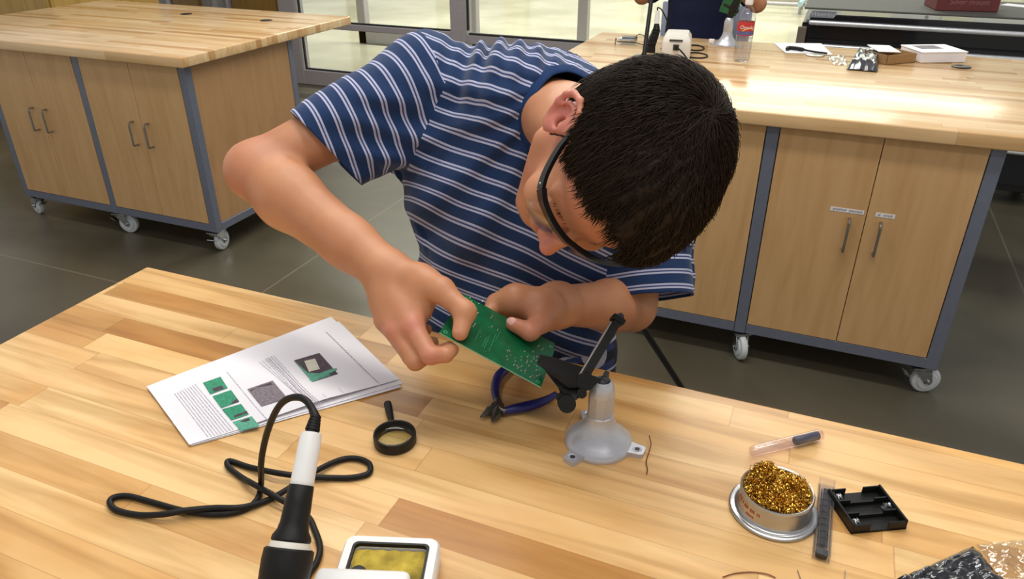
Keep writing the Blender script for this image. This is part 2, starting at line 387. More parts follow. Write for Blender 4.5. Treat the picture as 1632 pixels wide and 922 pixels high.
def workbench(x0, label, slab, y0, cab_x1, group, far=True, matname='bench_far', castor_ang=(.3, -1.2, .7, 0.2, .5, .1), stickers=False, grommets=(), bays=2):
    """cabinet right outer corner at (cab_x1, y0); slab=(xmin,xmax,ymin,ymax)"""
    b = .634; D = .72; hb = .112; pw = .038; zt = T-TH
    root = thing('workbench', label, 'workbench', (cab_x1, y0, 0), 0, group)
    # top
    sx0, sx1, sy0, sy1 = slab
    mb = MB(); mb.box(((sx0+sx1)/2-cab_x1, (sy0+sy1)/2-y0, T-TH/2), (sx1-sx0, sy1-sy0, TH), bev=.005, seg=3)
    mb.build('tabletop', M[matname], root, True, angle=60)
    W = bays*b
    # posts
    for i in range(bays+1):
        for yy in ((pw/2, D-pw/2)):
            mb = MB(); mb.box((-i*b-(pw/2 if i == 0 else (0 if i < bays else -pw/2)), yy, (hb+zt)/2), (pw, pw, zt-hb), bev=.002, seg=1); mb.build('post', M['steel_paint'], root)
    for yy in (pw/2, D-pw/2):
        for i in range(bays):
            mb = MB(); mb.box((-(i+.5)*b, yy, hb+pw/2), (b-.04, pw-.002, pw), bev=.002, seg=1); mb.build('rail', M['steel_paint'], root)
            mb = MB(); mb.box((-(i+.5)*b, yy, zt-.013), (b-.04, pw-.006, .024)); mb.build('rail', M['steel_paint'], root)
    for xx in (-pw/2, -W+pw/2):
        mb = MB(); mb.box((xx, D/2, hb+pw/2), (pw-.002, D-2*pw, pw), bev=.002, seg=1); mb.build('rail', M['steel_paint'], root)
    # panels
    for xx in (-.012, -W+.012):
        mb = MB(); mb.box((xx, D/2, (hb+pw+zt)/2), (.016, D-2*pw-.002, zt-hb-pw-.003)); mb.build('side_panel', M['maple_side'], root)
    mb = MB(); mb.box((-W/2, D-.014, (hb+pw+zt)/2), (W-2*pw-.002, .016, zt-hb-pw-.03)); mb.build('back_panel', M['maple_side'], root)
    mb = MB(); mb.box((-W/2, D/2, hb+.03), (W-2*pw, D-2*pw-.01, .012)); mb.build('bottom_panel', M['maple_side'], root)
    # doors
    for i in range(bays):
        xl = -(i+1)*b+pw/2+(.019 if i == bays-1 else 0); xr = -i*b-pw/2-(.019 if i == 0 else 0)
        mb = MB(); mb.box(((xl+xr)/2, .022, (hb+pw+zt)/2-.01), (xr-xl, .006, zt-hb-pw-.03)); mb.build('door_gap_shade', M['dark_gap'], root)  # near-black sheet that paints the shade in the gaps around the doors
        mid = -(i+.5)*b
        for side in (0, 1):
            a, c = (xl+.003, mid-.0012) if side == 0 else (mid+.0012, xr-.003)
            mb = MB(); z0_, z1_ = hb+pw+.003, zt-.003
            mb.box(((a+c)/2, .008, (z0_+z1_)/2), (c-a, .018, z1_-z0_), bev=.001, seg=1)
            dr = mb.build('door', M['maple'], root)
            hx = mid-.045 if side == 0 else mid+.045
            bar_handle(dr, hx, -.001, .545)
            if stickers and i == 0:
                stx = (mid-.058, .098) if side == 0 else (mid+.052, .055)
                mb = MB(); mb.box((stx[0], -.0015, .622), (stx[1], .001, .0135)); mb.mi = 1
                words = ((-.44, .42), (.04, .42)) if side == 0 else ((-.42, .22), (-.12, .5))
                for w0, wl in words:
                    n = int(wl*stx[1]/.0045)
                    for k in range(n):
                        xx = stx[0]+w0*stx[1]+k*.0045+.003
                        mb.box((xx, -.0022, .6225+.0006*((k*7) % 3-1)), (.0028, .0006, .006+.001*((k*5) % 2)))
                sk = mb.build('name_sticker', [M['white'], M['ink']], dr); sk['label'] = 'white printed name sticker'
    # casters
    k = 0
    for i in range(bays+1):
        for yy in (.035, D-.04):
            xx = -.04 if i == 0 else (-i*b if i < bays else -W+.04)
            castor_parts(root, xx, yy, castor_ang[k % len(castor_ang)]); k += 1
    for gx, gy in grommets:
        mb = MB(); mb.lathe([(.003, .0035), (.022, .003), (.031, .002), (.032, -.001)], 24, Matrix.Translation((gx-cab_x1, gy-y0, T)), capb=True)
        mb.build('grommet', M['black'], root, True)
    return root

workbench(0, 'butcher-block workbench with two bays of maple doors, standing at left before the glass wall', (-4.235, -2.43, 2.352, 3.585), 2.392, -2.465, None,
          castor_ang=(PI*.55, .3, .25, .4, 2.9, .2), grommets=((-3.31, 3.307), (-2.755, 3.29)))
workbench(0, 'butcher-block workbench behind the young man, holding the water bottle and open boxes', (-1.03, .79, 2.387, 3.62), 2.417, .515, None,
          castor_ang=(.35, .3, -1.1, .4, .8, .2), stickers=True)
workbench(0, 'nearest butcher-block workbench that carries the soldering tools and printed sheets', (-1.071, .78, -.36, .861), .09, .60, None, matname='bench')

# wooden cabinet in the far left corner
rt = thing('storage_cabinet', 'honey-coloured wooden cabinet behind the left workbench, at the far left', 'cabinet', (-5.1, 3.6, 0))
M['honey'] = maple('honey_veneer', (.50, .31, .075), (.38, .22, .045), .5)
mb = MB(); mb.box((-.35, .5, .62), (1.3, .9, 1.24), bev=.004, seg=1); mb.build('body', M['honey'], rt)
for k in range(2):
    mb = MB(); mb.box((-.67+k*.64, .04, .64), (.63, .02, 1.14), bev=.003, seg=1); dd = mb.build('door', M['honey'], rt)
    bar_handle(dd, -.40+k*.1, .03, .8)
# ================================================================== THINGS ON THE NEAREST BENCH
def rrect(wd, h, r, n=5, cx=0, cy=0):
    out = []
    for (sx, sy, a0) in ((1, 1, 0), (-1, 1, 90), (-1, -1, 180), (1, -1, 270)):
        for k in range(n+1):
            a = math.radians(a0+90*k/n); out.append((cx+sx*(wd/2-r)+r*math.cos(a), cy+sy*(h/2-r)+r*math.sin(a)))
    return out
def loops(mb, lst, capb=True, capt=False, M4=None):
    # lst: list of (poly, z) with equal counts, skinned in order
    rings = []; allv = []
    for poly, z in lst:
        ring = [mb.b.verts.new((x, y, z)) for x, y in poly]; rings.append(ring); allv += ring
    n = len(rings[0])
    for a, b in zip(rings, rings[1:]):
        for i in range(n): mb.b.faces.new((a[i], a[(i+1) % n], b[(i+1) % n], b[i]))
    if capb: mb.b.faces.new(rings[0][::-1])
    if capt: mb.b.faces.new(rings[-1])
    mb._new(allv, M4)
def axis_matrix(a, b, twist=0):
    """frame with origin a and +Z to b"""
    a, b = Vector(a), Vector(b)
    return Matrix.Translation(a) @ (b-a).to_track_quat('Z', 'Y').to_matrix().to_4x4() @ Matrix.Rotation(twist, 4, 'Z')

# ---- printed sheets
def sheet(name, corners, label, z, curl=0.0, prints=None):
    """corners left, top, right, bottom (x,y) ; thin subdivided sheet, its bottom edge slightly lifted"""
    Lc, Tc, Rc, Bc = [Vector((c[0], c[1], 0)) for c in corners]
    N, K = 24, 18
    def P(u, v):   # u: along left->top (long), v: along top->right (short)
        p = (Lc*(1-u)+Tc*u)*(1-v)+(Bc*(1-u)+Rc*u)*v
        lift = curl*max(0, (v-.72)/.28)**2*max(0, 1-abs(u-.62)/.42) + .0004*math.sin(u*9+v*4)
        p.z = z+max(0, lift)+.0004; return p
    mb = MB(); g = [[mb.b.verts.new(P(i/N, j/K)) for j in range(K+1)] for i in range(N+1)]
    for i in range(N):
        for j in range(K): mb.b.faces.new((g[i][j], g[i+1][j], g[i+1][j+1], g[i][j+1]))
    mb.b.normal_update(); r = bmesh.ops.solidify(mb.b, geom=list(mb.b.faces), thickness=.0004)
    mats = [M['paper']]
    if prints:
        for m_, quads in prints:
            mats.append(m_); mb.mi = len(mats)-1
            for q in quads:
                vs = []
                for (u, v) in q:
                    p = P(u, v); p.z += .0009; vs.append(p)
                mb.quad(*vs)
    o = mb.build(name, mats); tag(o, label, 'paper'); return o
pts = [at(u, v, z=.912) for u, v in ((234, 617), (528, 506), (637, 606), (302, 710))]
Lc, Tc, Rc, Bc = [(p.x, p.y) for p in pts]
# image position -> sheet (u, v)
pl, pt_, pb = Vector(Lc), Vector(Tc), Vector(Bc)
def suv(px, py):
    p = at(px, py, z=.912); d = Vector((p.x, p.y))-pl; a = pt_-pl; b = pb-pl
    det = a.x*b.y-a.y*b.x
    return ((d.x*b.y-d.y*b.x)/det, (a.x*d.y-a.y*d.x)/det)
def cq(x, y): return suv(230+x/3.98, 500+y/3.98)       # from the enlarged view
M['p_green'] = mat('printed_green', (.03, .27, .15), .7, 0, .25, 300)
M['p_green2'] = mat('printed_green_pale', (.10, .36, .25), .7, 0, .2, 300)
M['p_dark'] = mat('printed_charcoal', (.07, .045, .065), .7, 0, .4, 200)
M['p_grey'] = mat('printed_grey', (.20, .17, .20), .7, 0, .3, 260)
M['p_cream'] = mat('printed_cream', (.66, .62, .52), .7)
def quadrow(a, b, wd):   # word-like dashes from a to b in (u,v)
    out = []; a, b = Vector(a), Vector(b); d = b-a; L = d.length; d.normalize(); n = Vector((-d.y, d.x))*wd*.75; s = 0; i = 0
    while s < L:
        l = .006+.014*random.random(); e = min(L, s+l)
        p, q = a+d*s, a+d*e; out.append([tuple(p), tuple(q), tuple(q+n), tuple(p+n)]); s = e+.0085
    return out
ink = []
ink += quadrow(cq(1150, 105), cq(1420, 335), .008)
for k in range(6):
    t = k/5; ink += quadrow(cq(815-75*t, 255+30*t), cq(1100-55*t+(-30 if k == 5 else 0), 525+25*t), .005) if k < 4 else []
for k in range(5): ink += quadrow(cq(800-18*k, 262+9*k), cq(1085-18*k if k < 3 else 960, 530+9*k if k < 3 else 470), .0045)
ink += quadrow(cq(525, 365), cq(780, 650), .005)
for k in range(9):
    ink += quadrow(cq(325-16*k, 448+8*k), cq(560-19*k, 712+8*k), .0045)
ink += quadrow(cq(1190, 398), cq(1212, 424), .004)+quadrow(cq(1095, 445), cq(1112, 464), .004)
greens = [[cq(372, 438), cq(482, 396), cq(525, 460), cq(417, 505)], [cq(430, 516), cq(545, 470), cq(595, 535), cq(483, 585)],
          [cq(487, 592), cq(605, 548), cq(652, 608), cq(545, 655)]]
greens2 = [[cq(552, 664), cq(668, 618), cq(718, 678), cq(603, 716)], [cq(940, 275), cq(1010, 330), cq(1150, 325), cq(1035, 378)]]
ell = []
for k in range(20):
    a = 2*PI*k/20; c_, s_ = math.cos(a), math.sin(a)
    ell.append(cq(1136+c_*88+s_*5, 392-c_*36+s_*13))
darks = [[cq(935, 273), cq(1090, 218), cq(1188, 315), cq(1035, 378)], [cq(430, 470), cq(490, 448), cq(500, 468), cq(440, 488)], [cq(540, 556), cq(580, 520), cq(594, 536), cq(560, 550)],
         [cq(560, 625), cq(640, 588), cq(645, 600), cq(566, 636)], [cq(600, 655), cq(650, 632), cq(660, 646), cq(608, 668)]]
greys = [[cq(645, 458), cq(800, 396), cq(885, 490), cq(728, 553)]]
chips = [[cq(660+dx, 462+dy), cq(745+dx, 430+dy), cq(760+dx, 448+dy), cq(676+dx, 480+dy)] for dx, dy in ((0, 0), (50, 52), (45, -22), (105, 22))]
cream = [[cq(997, 272), cq(1062, 252), cq(1086, 305), cq(1020, 328)]]
def bump_quads(mb): pass
sh = sheet('printed_sheet', (Lc, Tc, Rc, Bc), 'top white printed sheet with green circuit pictures, lying on the nearest bench', .9130, .006,
      [(M['ink'], ink), (M['p_dark'], darks[:1]), (M['p_green2'], greens2), (M['p_green'], greens), (M['p_grey'], greys), (M['p_dark'], darks[1:]+chips), (M['p_cream'], cream)])
# stacking order of the printed patches: lift later ones a hair
for p in sh.data.polygons:
    if p.material_index >= 3:
        for vi in p.vertices: sh.data.vertices[vi].co.z += .00012*(p.material_index-2)
me = sh.data; bm_ = bmesh.new(); bm_.from_mesh(me)
vs = [bm_.verts.new((lambda q: ((pl+(pt_-pl)*q[0]+(pb-pl)*q[1]).x, (pl+(pt_-pl)*q[0]+(pb-pl)*q[1]).y, .9148))(q)) for q in ell]
f = bm_.faces.new(vs); f.material_index = 3; bm_.normal_update()
if f.normal.z < 0: f.normal_flip()
bm_.to_mesh(me); bm_.free()
def shift(c, dx, dy, a=0):
    return tuple((x+dx, y+dy) for x, y in c)
c2 = [at(u, v, z=.911) for u, v in ((246, 612), (540, 513), (642, 612), (304, 711))]
sheet('paper_sheet', [(p.x, p.y) for p in c2], 'second white sheet, sticking out below the top printed sheet', .9118, .0)
c3 = [at(u, v, z=.9105) for u, v in ((240, 614), (534, 511), (640, 617), (306, 711))]
sheet('paper_sheet', [(p.x, p.y) for p in c3], 'bottom white sheet lying on the wood under the other two sheets', .9106, .0)

# ---- magnifying glass
c = at(630, 704, z=.91); hd = at(617, 640, z=.915)
t = thing('magnifying_glass', 'small black handheld magnifying glass lying beside the printed sheets', 'magnifier', (c.x, c.y, .91))
ang = math.atan2(hd.y-c.y, hd.x-c.x)
mb = MB(); mb.lathe([(.0215, .001), (.0245, .0005), (.026, .002), (.0262, .012), (.0255, .0145), (.0232, .0150), (.0222, .0135), (.0218, .010), (.0216, .001), (.0215, .001)], 48); mb.build('rim', M['black'], t, True)
M['lens'] = glassy('lens_glass', (.93, .97, .93), .10, .02, 1.6)
mb = MB(); mb.sphere((0, 0, .0085), .022, (1, 1, .16), 32); mb.build('lens', M['lens'], t, True, angle=180)
mb = MB(); dr = Vector((math.cos(ang), math.sin(ang), 0))
mb.tube([dr*.0255+Vector((0, 0, .008)), dr*.030+Vector((0, 0, .008)), dr*.034+Vector((0, 0, .007)), dr*.060+Vector((0, 0, .0065)), dr*.072+Vector((0, 0, .0062)), dr*.0735+Vector((0, 0, .0062))], [.0034, .0028, .0038, .0052, .0052, .0035], 14)
mb.build('handle', M['black'], t, True)

# ---- diagonal cutters
M['navy_grip'] = mat('navy_dipped_grip', (.012, .014, .13), .35, 0, .1, 50)
M['tool_steel'] = mat('dark_tool_steel', (.12, .11, .10), .32, .85, .15)
t = thing('diagonal_cutters', 'small side cutters with navy blue grips, lying open on the bench below the circuit board', 'pliers')
zc = .919
A = [at(u, v, z=zc) for u, v in ((794, 642), (789, 622), (793, 602), (803, 590), (822, 575), (838, 566))]
B = [at(u, v, z=zc) for u, v in ((803, 655), (815, 652), (835, 648), (855, 643), (872, 636), (886, 628))]
for P in (A, B):
    q = catmull(P, 5)
    mb = MB(); mb.tube(q, [.0045+.0022*math.sin(PI*min(1, i/len(q)*1.15)) for i in range(len(q))], 12)
    hnd = mb.build('handle', M['navy_grip'], t, True)
pv = at(793, 650, z=zc)
mb = MB()
mb.frustum((pv.x, pv.y, zc-.005), (pv.x, pv.y, zc+.005), .0095, .0085, 24)
mb.frustum((pv.x, pv.y, zc+.005), (pv.x, pv.y, zc+.0062), .004, .0035, 16)
for (u, v), (u2, v2) in (((780, 655), (766, 664)), ((790, 662), (784, 671))):
    a_, b_ = at(u, v, z=zc), at(u2, v2, z=zc)
    mb.tube([pv, a_, b_], [.0065, .0065, .0012], 8)
for P in (A, B): mb.tube([pv, P[0], P[1]], [.007, .0055, .004], 10)
mb.build('jaws', M['tool_steel'], t, True)

# ---- small bench vise: bell base, eight-sided neck, black jaws holding the board
M['cast'] = mat('silver_painted_casting', (.52, .53, .57), .33, .45, .04, 300, .05, 900)
M['cast_dark'] = mat('dark_casting_and_hole_shade', (.05, .05, .055), .5, .4)  # dark ball metal, also the painted shade of the foot holes
def vise(c, label, scale=1.0, detail=True, angs=None, neck_ang=0):
    t = thing('bench_vise', label, 'vise', c); s = scale
    mb = MB()
    prof = [(.0415, 0), (.0418, .0025), (.0405, .0055), (.0375, .009), (.0325, .0135), (.027, .019), (.022, .026), (.0185, .033), (.0165, .040), (.0162, .044), (.0148, .045)]
    mb.lathe([(r*s, z*s) for r, z in prof], 56, capb=True, capt=True)
    b_ = mb.build('base', M['cast'], t, True, angle=50)
    mb = MB()
    mb.lathe([(.0152*s, .044*s), (.0158*s, .046*s), (.0158*s, .074*s)], 10, Matrix.Rotation(neck_ang, 4, 'Z'))
    mb.lathe([(.0156*s, .0735*s), (.0150*s, .080*s), (.0135*s, .086*s), (.0110*s, .0905*s), (.0092*s, .0925*s), (.0086*s, .0905*s), (.0086*s, .082*s), (.0001, .081*s)], 32)
    mb.build('neck', M['cast'], t, True, angle=25)
    if detail:
        mb = MB(); mb.sphere((0, 0, .087*s), .0086*s, n=16)
        mb.box((0, .0115*s, .083*s), (.0055*s, .012*s, .022*s), rot=(0, 0, 0)); mb.build('swivel_ball', M['cast_dark'], t, True)
    for a in (angs or (PI*1.1, PI*1.8, PI*.45)):
        mb = MB(); Rm = Matrix.Rotation(a, 4, 'Z')
        mb.prism([(.026*s, -.013*s), (.038*s, -.0105*s), (.055*s, -.0085*s), (.0575*s, -.006*s), (.0575*s, .006*s), (.055*s, .0085*s), (.038*s, .0105*s), (.026*s, .013*s)], 0, .0062*s, Rm)
        mb.lathe([(.0056*s, .00625*s), (.0052*s, .0069*s), (.0040*s, .0067*s), (.0030*s, .0058*s)], 16, Matrix.Rotation(a, 4, 'Z') @ Matrix.Translation((.0485*s, 0, 0)))
        q = mb.build('foot', M['cast'], t, False)
        mb = MB(); mb.lathe([(.0031*s, .0064*s), (.0001, .00635*s)], 14, Matrix.Rotation(a, 4, 'Z') @ Matrix.Translation((.0485*s, 0, 0))); mb.build('screw_hole', M['cast_dark'], q)  # flat dark disc, shade of the recess put into the colour
    return t
vc = at(954, 704, z=.91)
def dirang(u, v, c=vc): p = at(u, v, z=.91); return math.atan2(p.y-c.y, p.x-c.x)
a1, a2 = dirang(906, 738), dirang(1024, 724)
vz = vise((vc.x, vc.y, .91), 'silver bell-shaped bench vise on the nearest bench, its black jaws gripping the green board', 1.0, True, (a1, a2, (a1+a2)/2+PI), .2)
# head assembly
def extr(mb, poly, d, th, d2=None, k=None):
    """solid with its own distance and thickness; poly in view outline, d distance, th thickness"""
    n = len(poly); ds = [d]*n if k is None else k
    a = [mb.b.verts.new(at(u, v, d=ds[i])) for i, (u, v) in enumerate(poly)]
    b = [mb.b.verts.new(at(u, v, d=ds[i])+FWD*th) for i, (u, v) in enumerate(poly)]
    mb.b.faces.new(a); mb.b.faces.new(b[::-1])
    for i in range(n): mb.b.faces.new((a[i], b[i], b[(i+1) % n], a[(i+1) % n]))
    mb._new(a+b)
FWD = ray(816, 461).normalized()
M['jaw'] = mat('black_moulded_plastic', (.011, .0105, .010), .42, 0, .15, 120, spec=.3)
hv = Vector((vc.x, vc.y, .91))
def addv(mb, name, m, smooth=True):
    for v in mb.b.verts: v.co -= hv
    return mb.build(name, m, vz, smooth, angle=35)
mb = MB()
ballp = hv+Vector((0, 0, .088))
hub = at(932, 606, d=.872)
mb.tube([ballp, ballp.lerp(hub, .5)+Vector((0, 0, .001)), hub], [.006, .0065, .0085], 14)
mb.frustum(hub+FWD*-.012, hub+FWD*.016, .0105, .0105, 20)
addv(mb, 'head', M['jaw'])
top, bot = at(983, 512, d=.905), at(903, 646, d=.858)
ax = (top-bot).normalized(); sd = ax.cross(FWD).normalized(); nn = sd.cross(ax)
mb = MB()
Rb = Matrix((sd, nn, ax)).transposed()
mid = bot.lerp(top, .62); mb.box(tuple(mid), (.0105, .013, (top-bot).length*.74), rot=Rb, bev=.0015)
tp = top; mb.box(tuple(tp+ax*.002), (.017, .015, .008), rot=Rb, bev=.002); mb.frustum(tp+ax*.004, tp+ax*.012, .009, .003, 4)
addv(mb, 'slide_bar', M['jaw'], False)
mb = MB(); mb.box(tuple(mid+sd*.0062-nn*.002), (.0018, .006, (top-bot).length*.66), rot=Rb); addv(mb, 'slide_strip', M['handle'], False)
mb = MB()
extr(mb, [(861, 565), (884, 570), (930, 585), (944, 598), (938, 616), (907, 618), (856, 580)], None, .006, k=[.876, .880, .876, .868, .862, .868, .873])
addv(mb, 'jaw', M['jaw'], False)
mb = MB()
extr(mb, [(868, 590), (905, 606), (937, 610), (930, 628), (912, 642), (896, 634), (890, 618)], None, .014, k=[.897, .880, .872, .866, .862, .864, .880])
addv(mb, 'jaw', M['jaw'], False)
mb = MB(); kp = at(903, 642, d=.862)
mb.frustum(kp-FWD*.008, kp+FWD*.01, .0105, .0105, 14); kq = at(893, 633, d=.862); mb.frustum(kq-FWD*.004, kq+FWD*.006, .005, .005, 10); kq = at(927, 626, d=.862); mb.frustum(kq-FWD*.004, kq+FWD*.006, .006, .006, 10)
addv(mb, 'knob', M['jaw'])

# ---- green circuit board
BC = Vector((-.3160, .7247, 1.0138)); BN = Vector((.4245, .0216, .9052)).normalized(); BX = Vector((.8955, .1378, -.4232)).normalized(); BY = BN.cross(BX).normalized()
BM = Matrix((BX, BY, BN)).transposed().to_4x4(); BM.translation = BC
BL, BW = .1384, .0923
M['pcb'] = mat('green_solder_mask', (.004, .115, .042), .32, 0, .22, 45, coat=.2)
M['pcb_edge'] = mat('pale_fibreglass_edge', (.19, .48, .33), .5)
M['tin'] = mat('solder', (.72, .68, .55), .25, .9)
t = thing('circuit_board', 'green printed circuit board with cut leads, held in both hands and the vise', 'circuit board')
t.matrix_world = BM
mb = MB()
poly = [(-BL/2, -BW/2), (BL/2, -BW/2), (BL/2, BW/2-.010), (BL/2-.003, BW/2-.010), (BL/2-.003, BW/2), (-BL/2, BW/2)]
mb.prism(poly, -.0008, .0008)
for f in mb.b.faces:
    if abs(f.normal.z) < .5: f.material_index = 0
bb = mb.build('board', [M['pcb'], M['pcb_edge']], t)
for p in bb.data.polygons:
    if abs(p.normal.z) < .5: p.material_index = 1
def boarduv(px, py):
    r = ray(px, py); o = Vector((0, 0, CAMZ)); tt = (BC-o).dot(BN)/r.dot(BN); q = BM.inverted() @ (o+r*tt); return q.x, q.y
def bp(px, py, off=0):
    x, y = boarduv(px, py); return BM @ Vector((x, y, off))
mb = MB(); rnd = random.Random(5)
def lead(x, y, l=.0035, a=0):
    mb.box((x+l/2*math.cos(a)*.5, y+l/2*math.sin(a)*.5, .0014), (l, .0006, .0010), rot=(0, -.5, a))
for px, py, l in ((759, 502, .006), (782, 507, .005), (753, 522, .010), (783, 522, .003), (792, 527, .003), (857, 553, .004), (863, 558, .004), (818, 583, .003), (824, 588, .003), (830, 585, .003), (838, 579, .003), (842, 584, .003),
                  (846, 601, .003), (851, 603, .003), (808, 560, .003), (750, 482, .003), (768, 481, .003), (748, 476, .002), (762, 485, .002), (836, 592, .004), (820, 572, .002), (830, 570, .002), (855, 592, .003), (860, 598, .003), (733, 520, .006)):
    x, y = boarduv(px, py); lead(x, y, l, 1.2+rnd.random()*.3)
for k in range(26):
    x, y = boarduv(805+rnd.random()*52, 560+rnd.random()*44)
    if abs(x) < BL/2-.004 and abs(y) < BW/2-.004: mb.frustum((x, y, .0008), (x, y, .0020), .0009, .0004, 8)
for k in range(30):
    x, y = (rnd.random()-.5)*BL*.9, (rnd.random()-.5)*BW*.9; mb.frustum((x, y, .0008), (x, y, .0012), .0005, .0003, 6)
mb.build('solder_leads', M['tin'], t)
mb = MB()
M['trace'] = mat('pale_board_trace', (.05, .33, .15), .4)
for (a_, b_) in (((780, 535), (771, 556)), ((790, 533), (779, 560)), ((765, 525), (757, 543)), ((797, 528), (790, 541)), ((862, 583), (858, 594)), ((768, 553), (776, 537))):
    x0, y0 = boarduv(*a_); x1, y1 = boarduv(*b_); mb.box(((x0+x1)/2, (y0+y1)/2, .0009), (math.hypot(x1-x0, y1-y0), .0005, .0004), rot=(0, 0, math.atan2(y1-y0, x1-x0)))
for sx in (-1, 1):
    for sy in (-1, 1): mb.lathe([(.0015, .0009), (.0028, .0010), (.0028, .0008)], 14, Matrix.Translation((sx*(BL/2-.006), sy*(BW/2-.006)-(.005 if sx > 0 and sy > 0 else 0), 0)))
mb.build('board_marking', M['trace'], t)

# ---- little red-brown wire beside the vise and offcuts
M['copper'] = mat('brown_enamel_wire', (.22, .07, .04), .35, .6)
M['silverwire'] = mat('bright_wire', (.5, .45, .38), .3, .8)
P = [at(u, v, z=.9115) for u, v in ((1034, 700), (1037, 712), (1035, 722), (1030, 735), (1032, 746), (1031, 754))]
P[0].z += .006; P[1].z += .005; P[2].z += .006
mb = MB(); mb.tube(catmull(P, 5), .0007, 6); tag(mb.build('wire_offcut', M['copper'], None, True), 'thin brown wire offcut leaning on the right foot of the silver vise', 'wire')
mb = MB(); mb.tube(catmull([at(u, v, z=.9113) for u, v in ((1152, 919), (1172, 913), (1198, 911), (1222, 914), (1236, 920))], 6), .0006, 6); tag(mb.build('wire_offcut', M['copper'], None, True), 'thin curved brown wire lying at the front edge below the brass wool tin', 'wire')
for k, (p, q, lb) in enumerate((((1271, 908), (1276, 922), 'short bright wire offcut just below the tall clear chip tube'), ((1347, 908), (1346, 922), 'short bright wire offcut between chip tube and silver bag'))):
    mb = MB(); mb.tube([at(*p, z=.9112), at(*q, z=.9112)], .0005, 6); tag(mb.build('wire_offcut', M['silverwire'], None, True), lb, 'wire')

# ---- tin of brass wool
p0, p1 = at(1165, 800, z=.91), at(1300, 825, z=.91); c = (p0+p1)/2
M['tin_metal'] = mat('brushed_tin', (.50, .50, .50), .28, .95, .08, 20)
t = thing('tip_cleaner', 'round silver tin filled with golden brass wool on the nearest bench', 'tip cleaner', (c.x, c.y, .91))
mb = MB(); mb.lathe([(.040, .0), (.0452, .0), (.0468, .0012), (.0470, .003), (.0458, .0042), (.0430, .0040), (.0400, .0046), (.0378, .0080), (.0376, .024), (.0384, .0265), (.0386, .0295), (.0374, .0312), (.0356, .0308), (.0346, .0285), (.0352, .012), (.0001, .010)], 64, capb=True)
mb.build('tin', M['tin_metal'], t, True, angle=60)
M['redprint'] = mat('red_print', (.50, .10, .05), .5)
mb = MB(); rnd = random.Random(9)
a0 = math.radians(196)
for row, (n, zz, hh) in enumerate(((17, .0185, .0035), (6, .0115, .003))):
    for k in range(n):
        a = a0+(k+(8 if row else 0))*.058
        if rnd.random() < .12: continue
        mb.box((.0379*math.cos(a), .0379*math.sin(a), zz), (.0006, .0013, hh*(.7+.4*rnd.random())), rot=(0, 0, a))
mb.build('red_marking', M['redprint'], t)
M['brass'] = mat('brass_wool', (.72, .42, .07), .22, 1.0, .35, 400)
mb = MB()
def hmound(r, a): return .031+.013*(1-(r/.034)**2)+.010*math.exp(-((r*math.cos(a)+.012)**2+(r*math.sin(a)-.018)**2)/.00018)+.004*math.sin(a*3)
for k in range(2300):
    a = rnd.random()*2*PI; r = .0335*math.sqrt(rnd.random()); h = hmound(r, a)-.006*rnd.random()**.7
    p = Vector((r*math.cos(a), r*math.sin(a), h)); d = Vector((rnd.gauss(0, 1), rnd.gauss(0, 1), rnd.gauss(0, .7))).normalized(); u = d.orthogonal().normalized(); v = d.cross(u)
    R = .0016+.001*rnd.random(); n = 9; ph = rnd.random()*6; prev = None; wv = d*.0008
    for i in range(n):
        th = ph+i*.75; q = p+(u*math.cos(th)+v*math.sin(th))*R+d*(i-n/2)*.0007
        cur = (mb.b.verts.new(q-wv*.5), mb.b.verts.new(q+wv*.5))
        if prev: mb.b.faces.new((prev[0], prev[1], cur[1], cur[0]))
        prev = cur
bw = mb.build('brass_wool', M['brass'], t); bw['kind'] = 'stuff'
mb = MB(); mb.lathe([(.0340, .011), (.0330, .022), (.025, .028), (.012, .031), (.0001, .032)], 32, capb=True); mb.build('wool_core', mat('brass_wool_core', (.20, .11, .02), .6, .5, .4, 300), t, True)

# ---- clear tube with dark plug, chip tube, battery holder
M['clear'] = glassy('clear_plastic', (.965, .965, .975), .16, .10, 1.2)
M['pinkclear'] = glassy('milky_pink_plastic', (.96, .90, .93), .34, .25, 1.25)
M['navy_plug'] = mat('dark_blue_plug', (.03, .035, .075), .35)
a_, b_ = at(1196, 720, z=.9175), at(1308, 692, z=.9175)
t = thing('plastic_vial', 'slim clear plastic tube with a dark plug, lying behind the brass wool tin', 'tube', (a_.x, a_.y, a_.z))
d = b_-a_
mb = MB(); mb.tube([d*0, d*.02, d*.06, d*.97, d], [.003, .006, .0072, .0072, .0066], 18); mb.build('tube_wall', M['pinkclear'], t, True)
mb = MB(); mb.tube([d*.62, d*.64, d*.95, d*.96], [.0045, .0058, .0058, .005], 16); mb.build('plug', M['navy_plug'], t, True)
a_, b_ = at(1309, 888, z=.9155), at(1318, 767, z=.9155)
t = thing('chip_tube', 'rectangular clear tube of black chips standing out between brass tin and battery holder', 'tube', (a_.x, a_.y, .91), 0)
L = (b_-a_).length; t.rotation_euler = (0, 0, math.atan2(b_.y-a_.y, b_.x-a_.x)-PI/2)
mb = MB(); mb.box((0, L/2, .0008), (.0165, L, .001)); mb.box((-.0078, L/2, .005), (.001, L, .0095)); mb.box((.0078, L/2, .005), (.001, L, .0095)); mb.box((0, L/2, .0096), (.0165, L, .001))
mb.build('tube_wall', M['clear'], t)
mb = MB(); mb.tube([(0, .008, .0062), (0, L-.012, .0062)], .0001, 3); n = 9
for k in range(n):
    y = .018+k*(L-.03)/n; mb.box((0, y+.003, .0058), (.0060, (L-.03)/n-.0012, .004), bev=.0004, seg=1)
    for sx in (-1, 1): mb.box((sx*.0045, y+.003, .0045), (.001, (L-.03)/n-.003, .004))
mb.build('chip_row', M['black'], t)
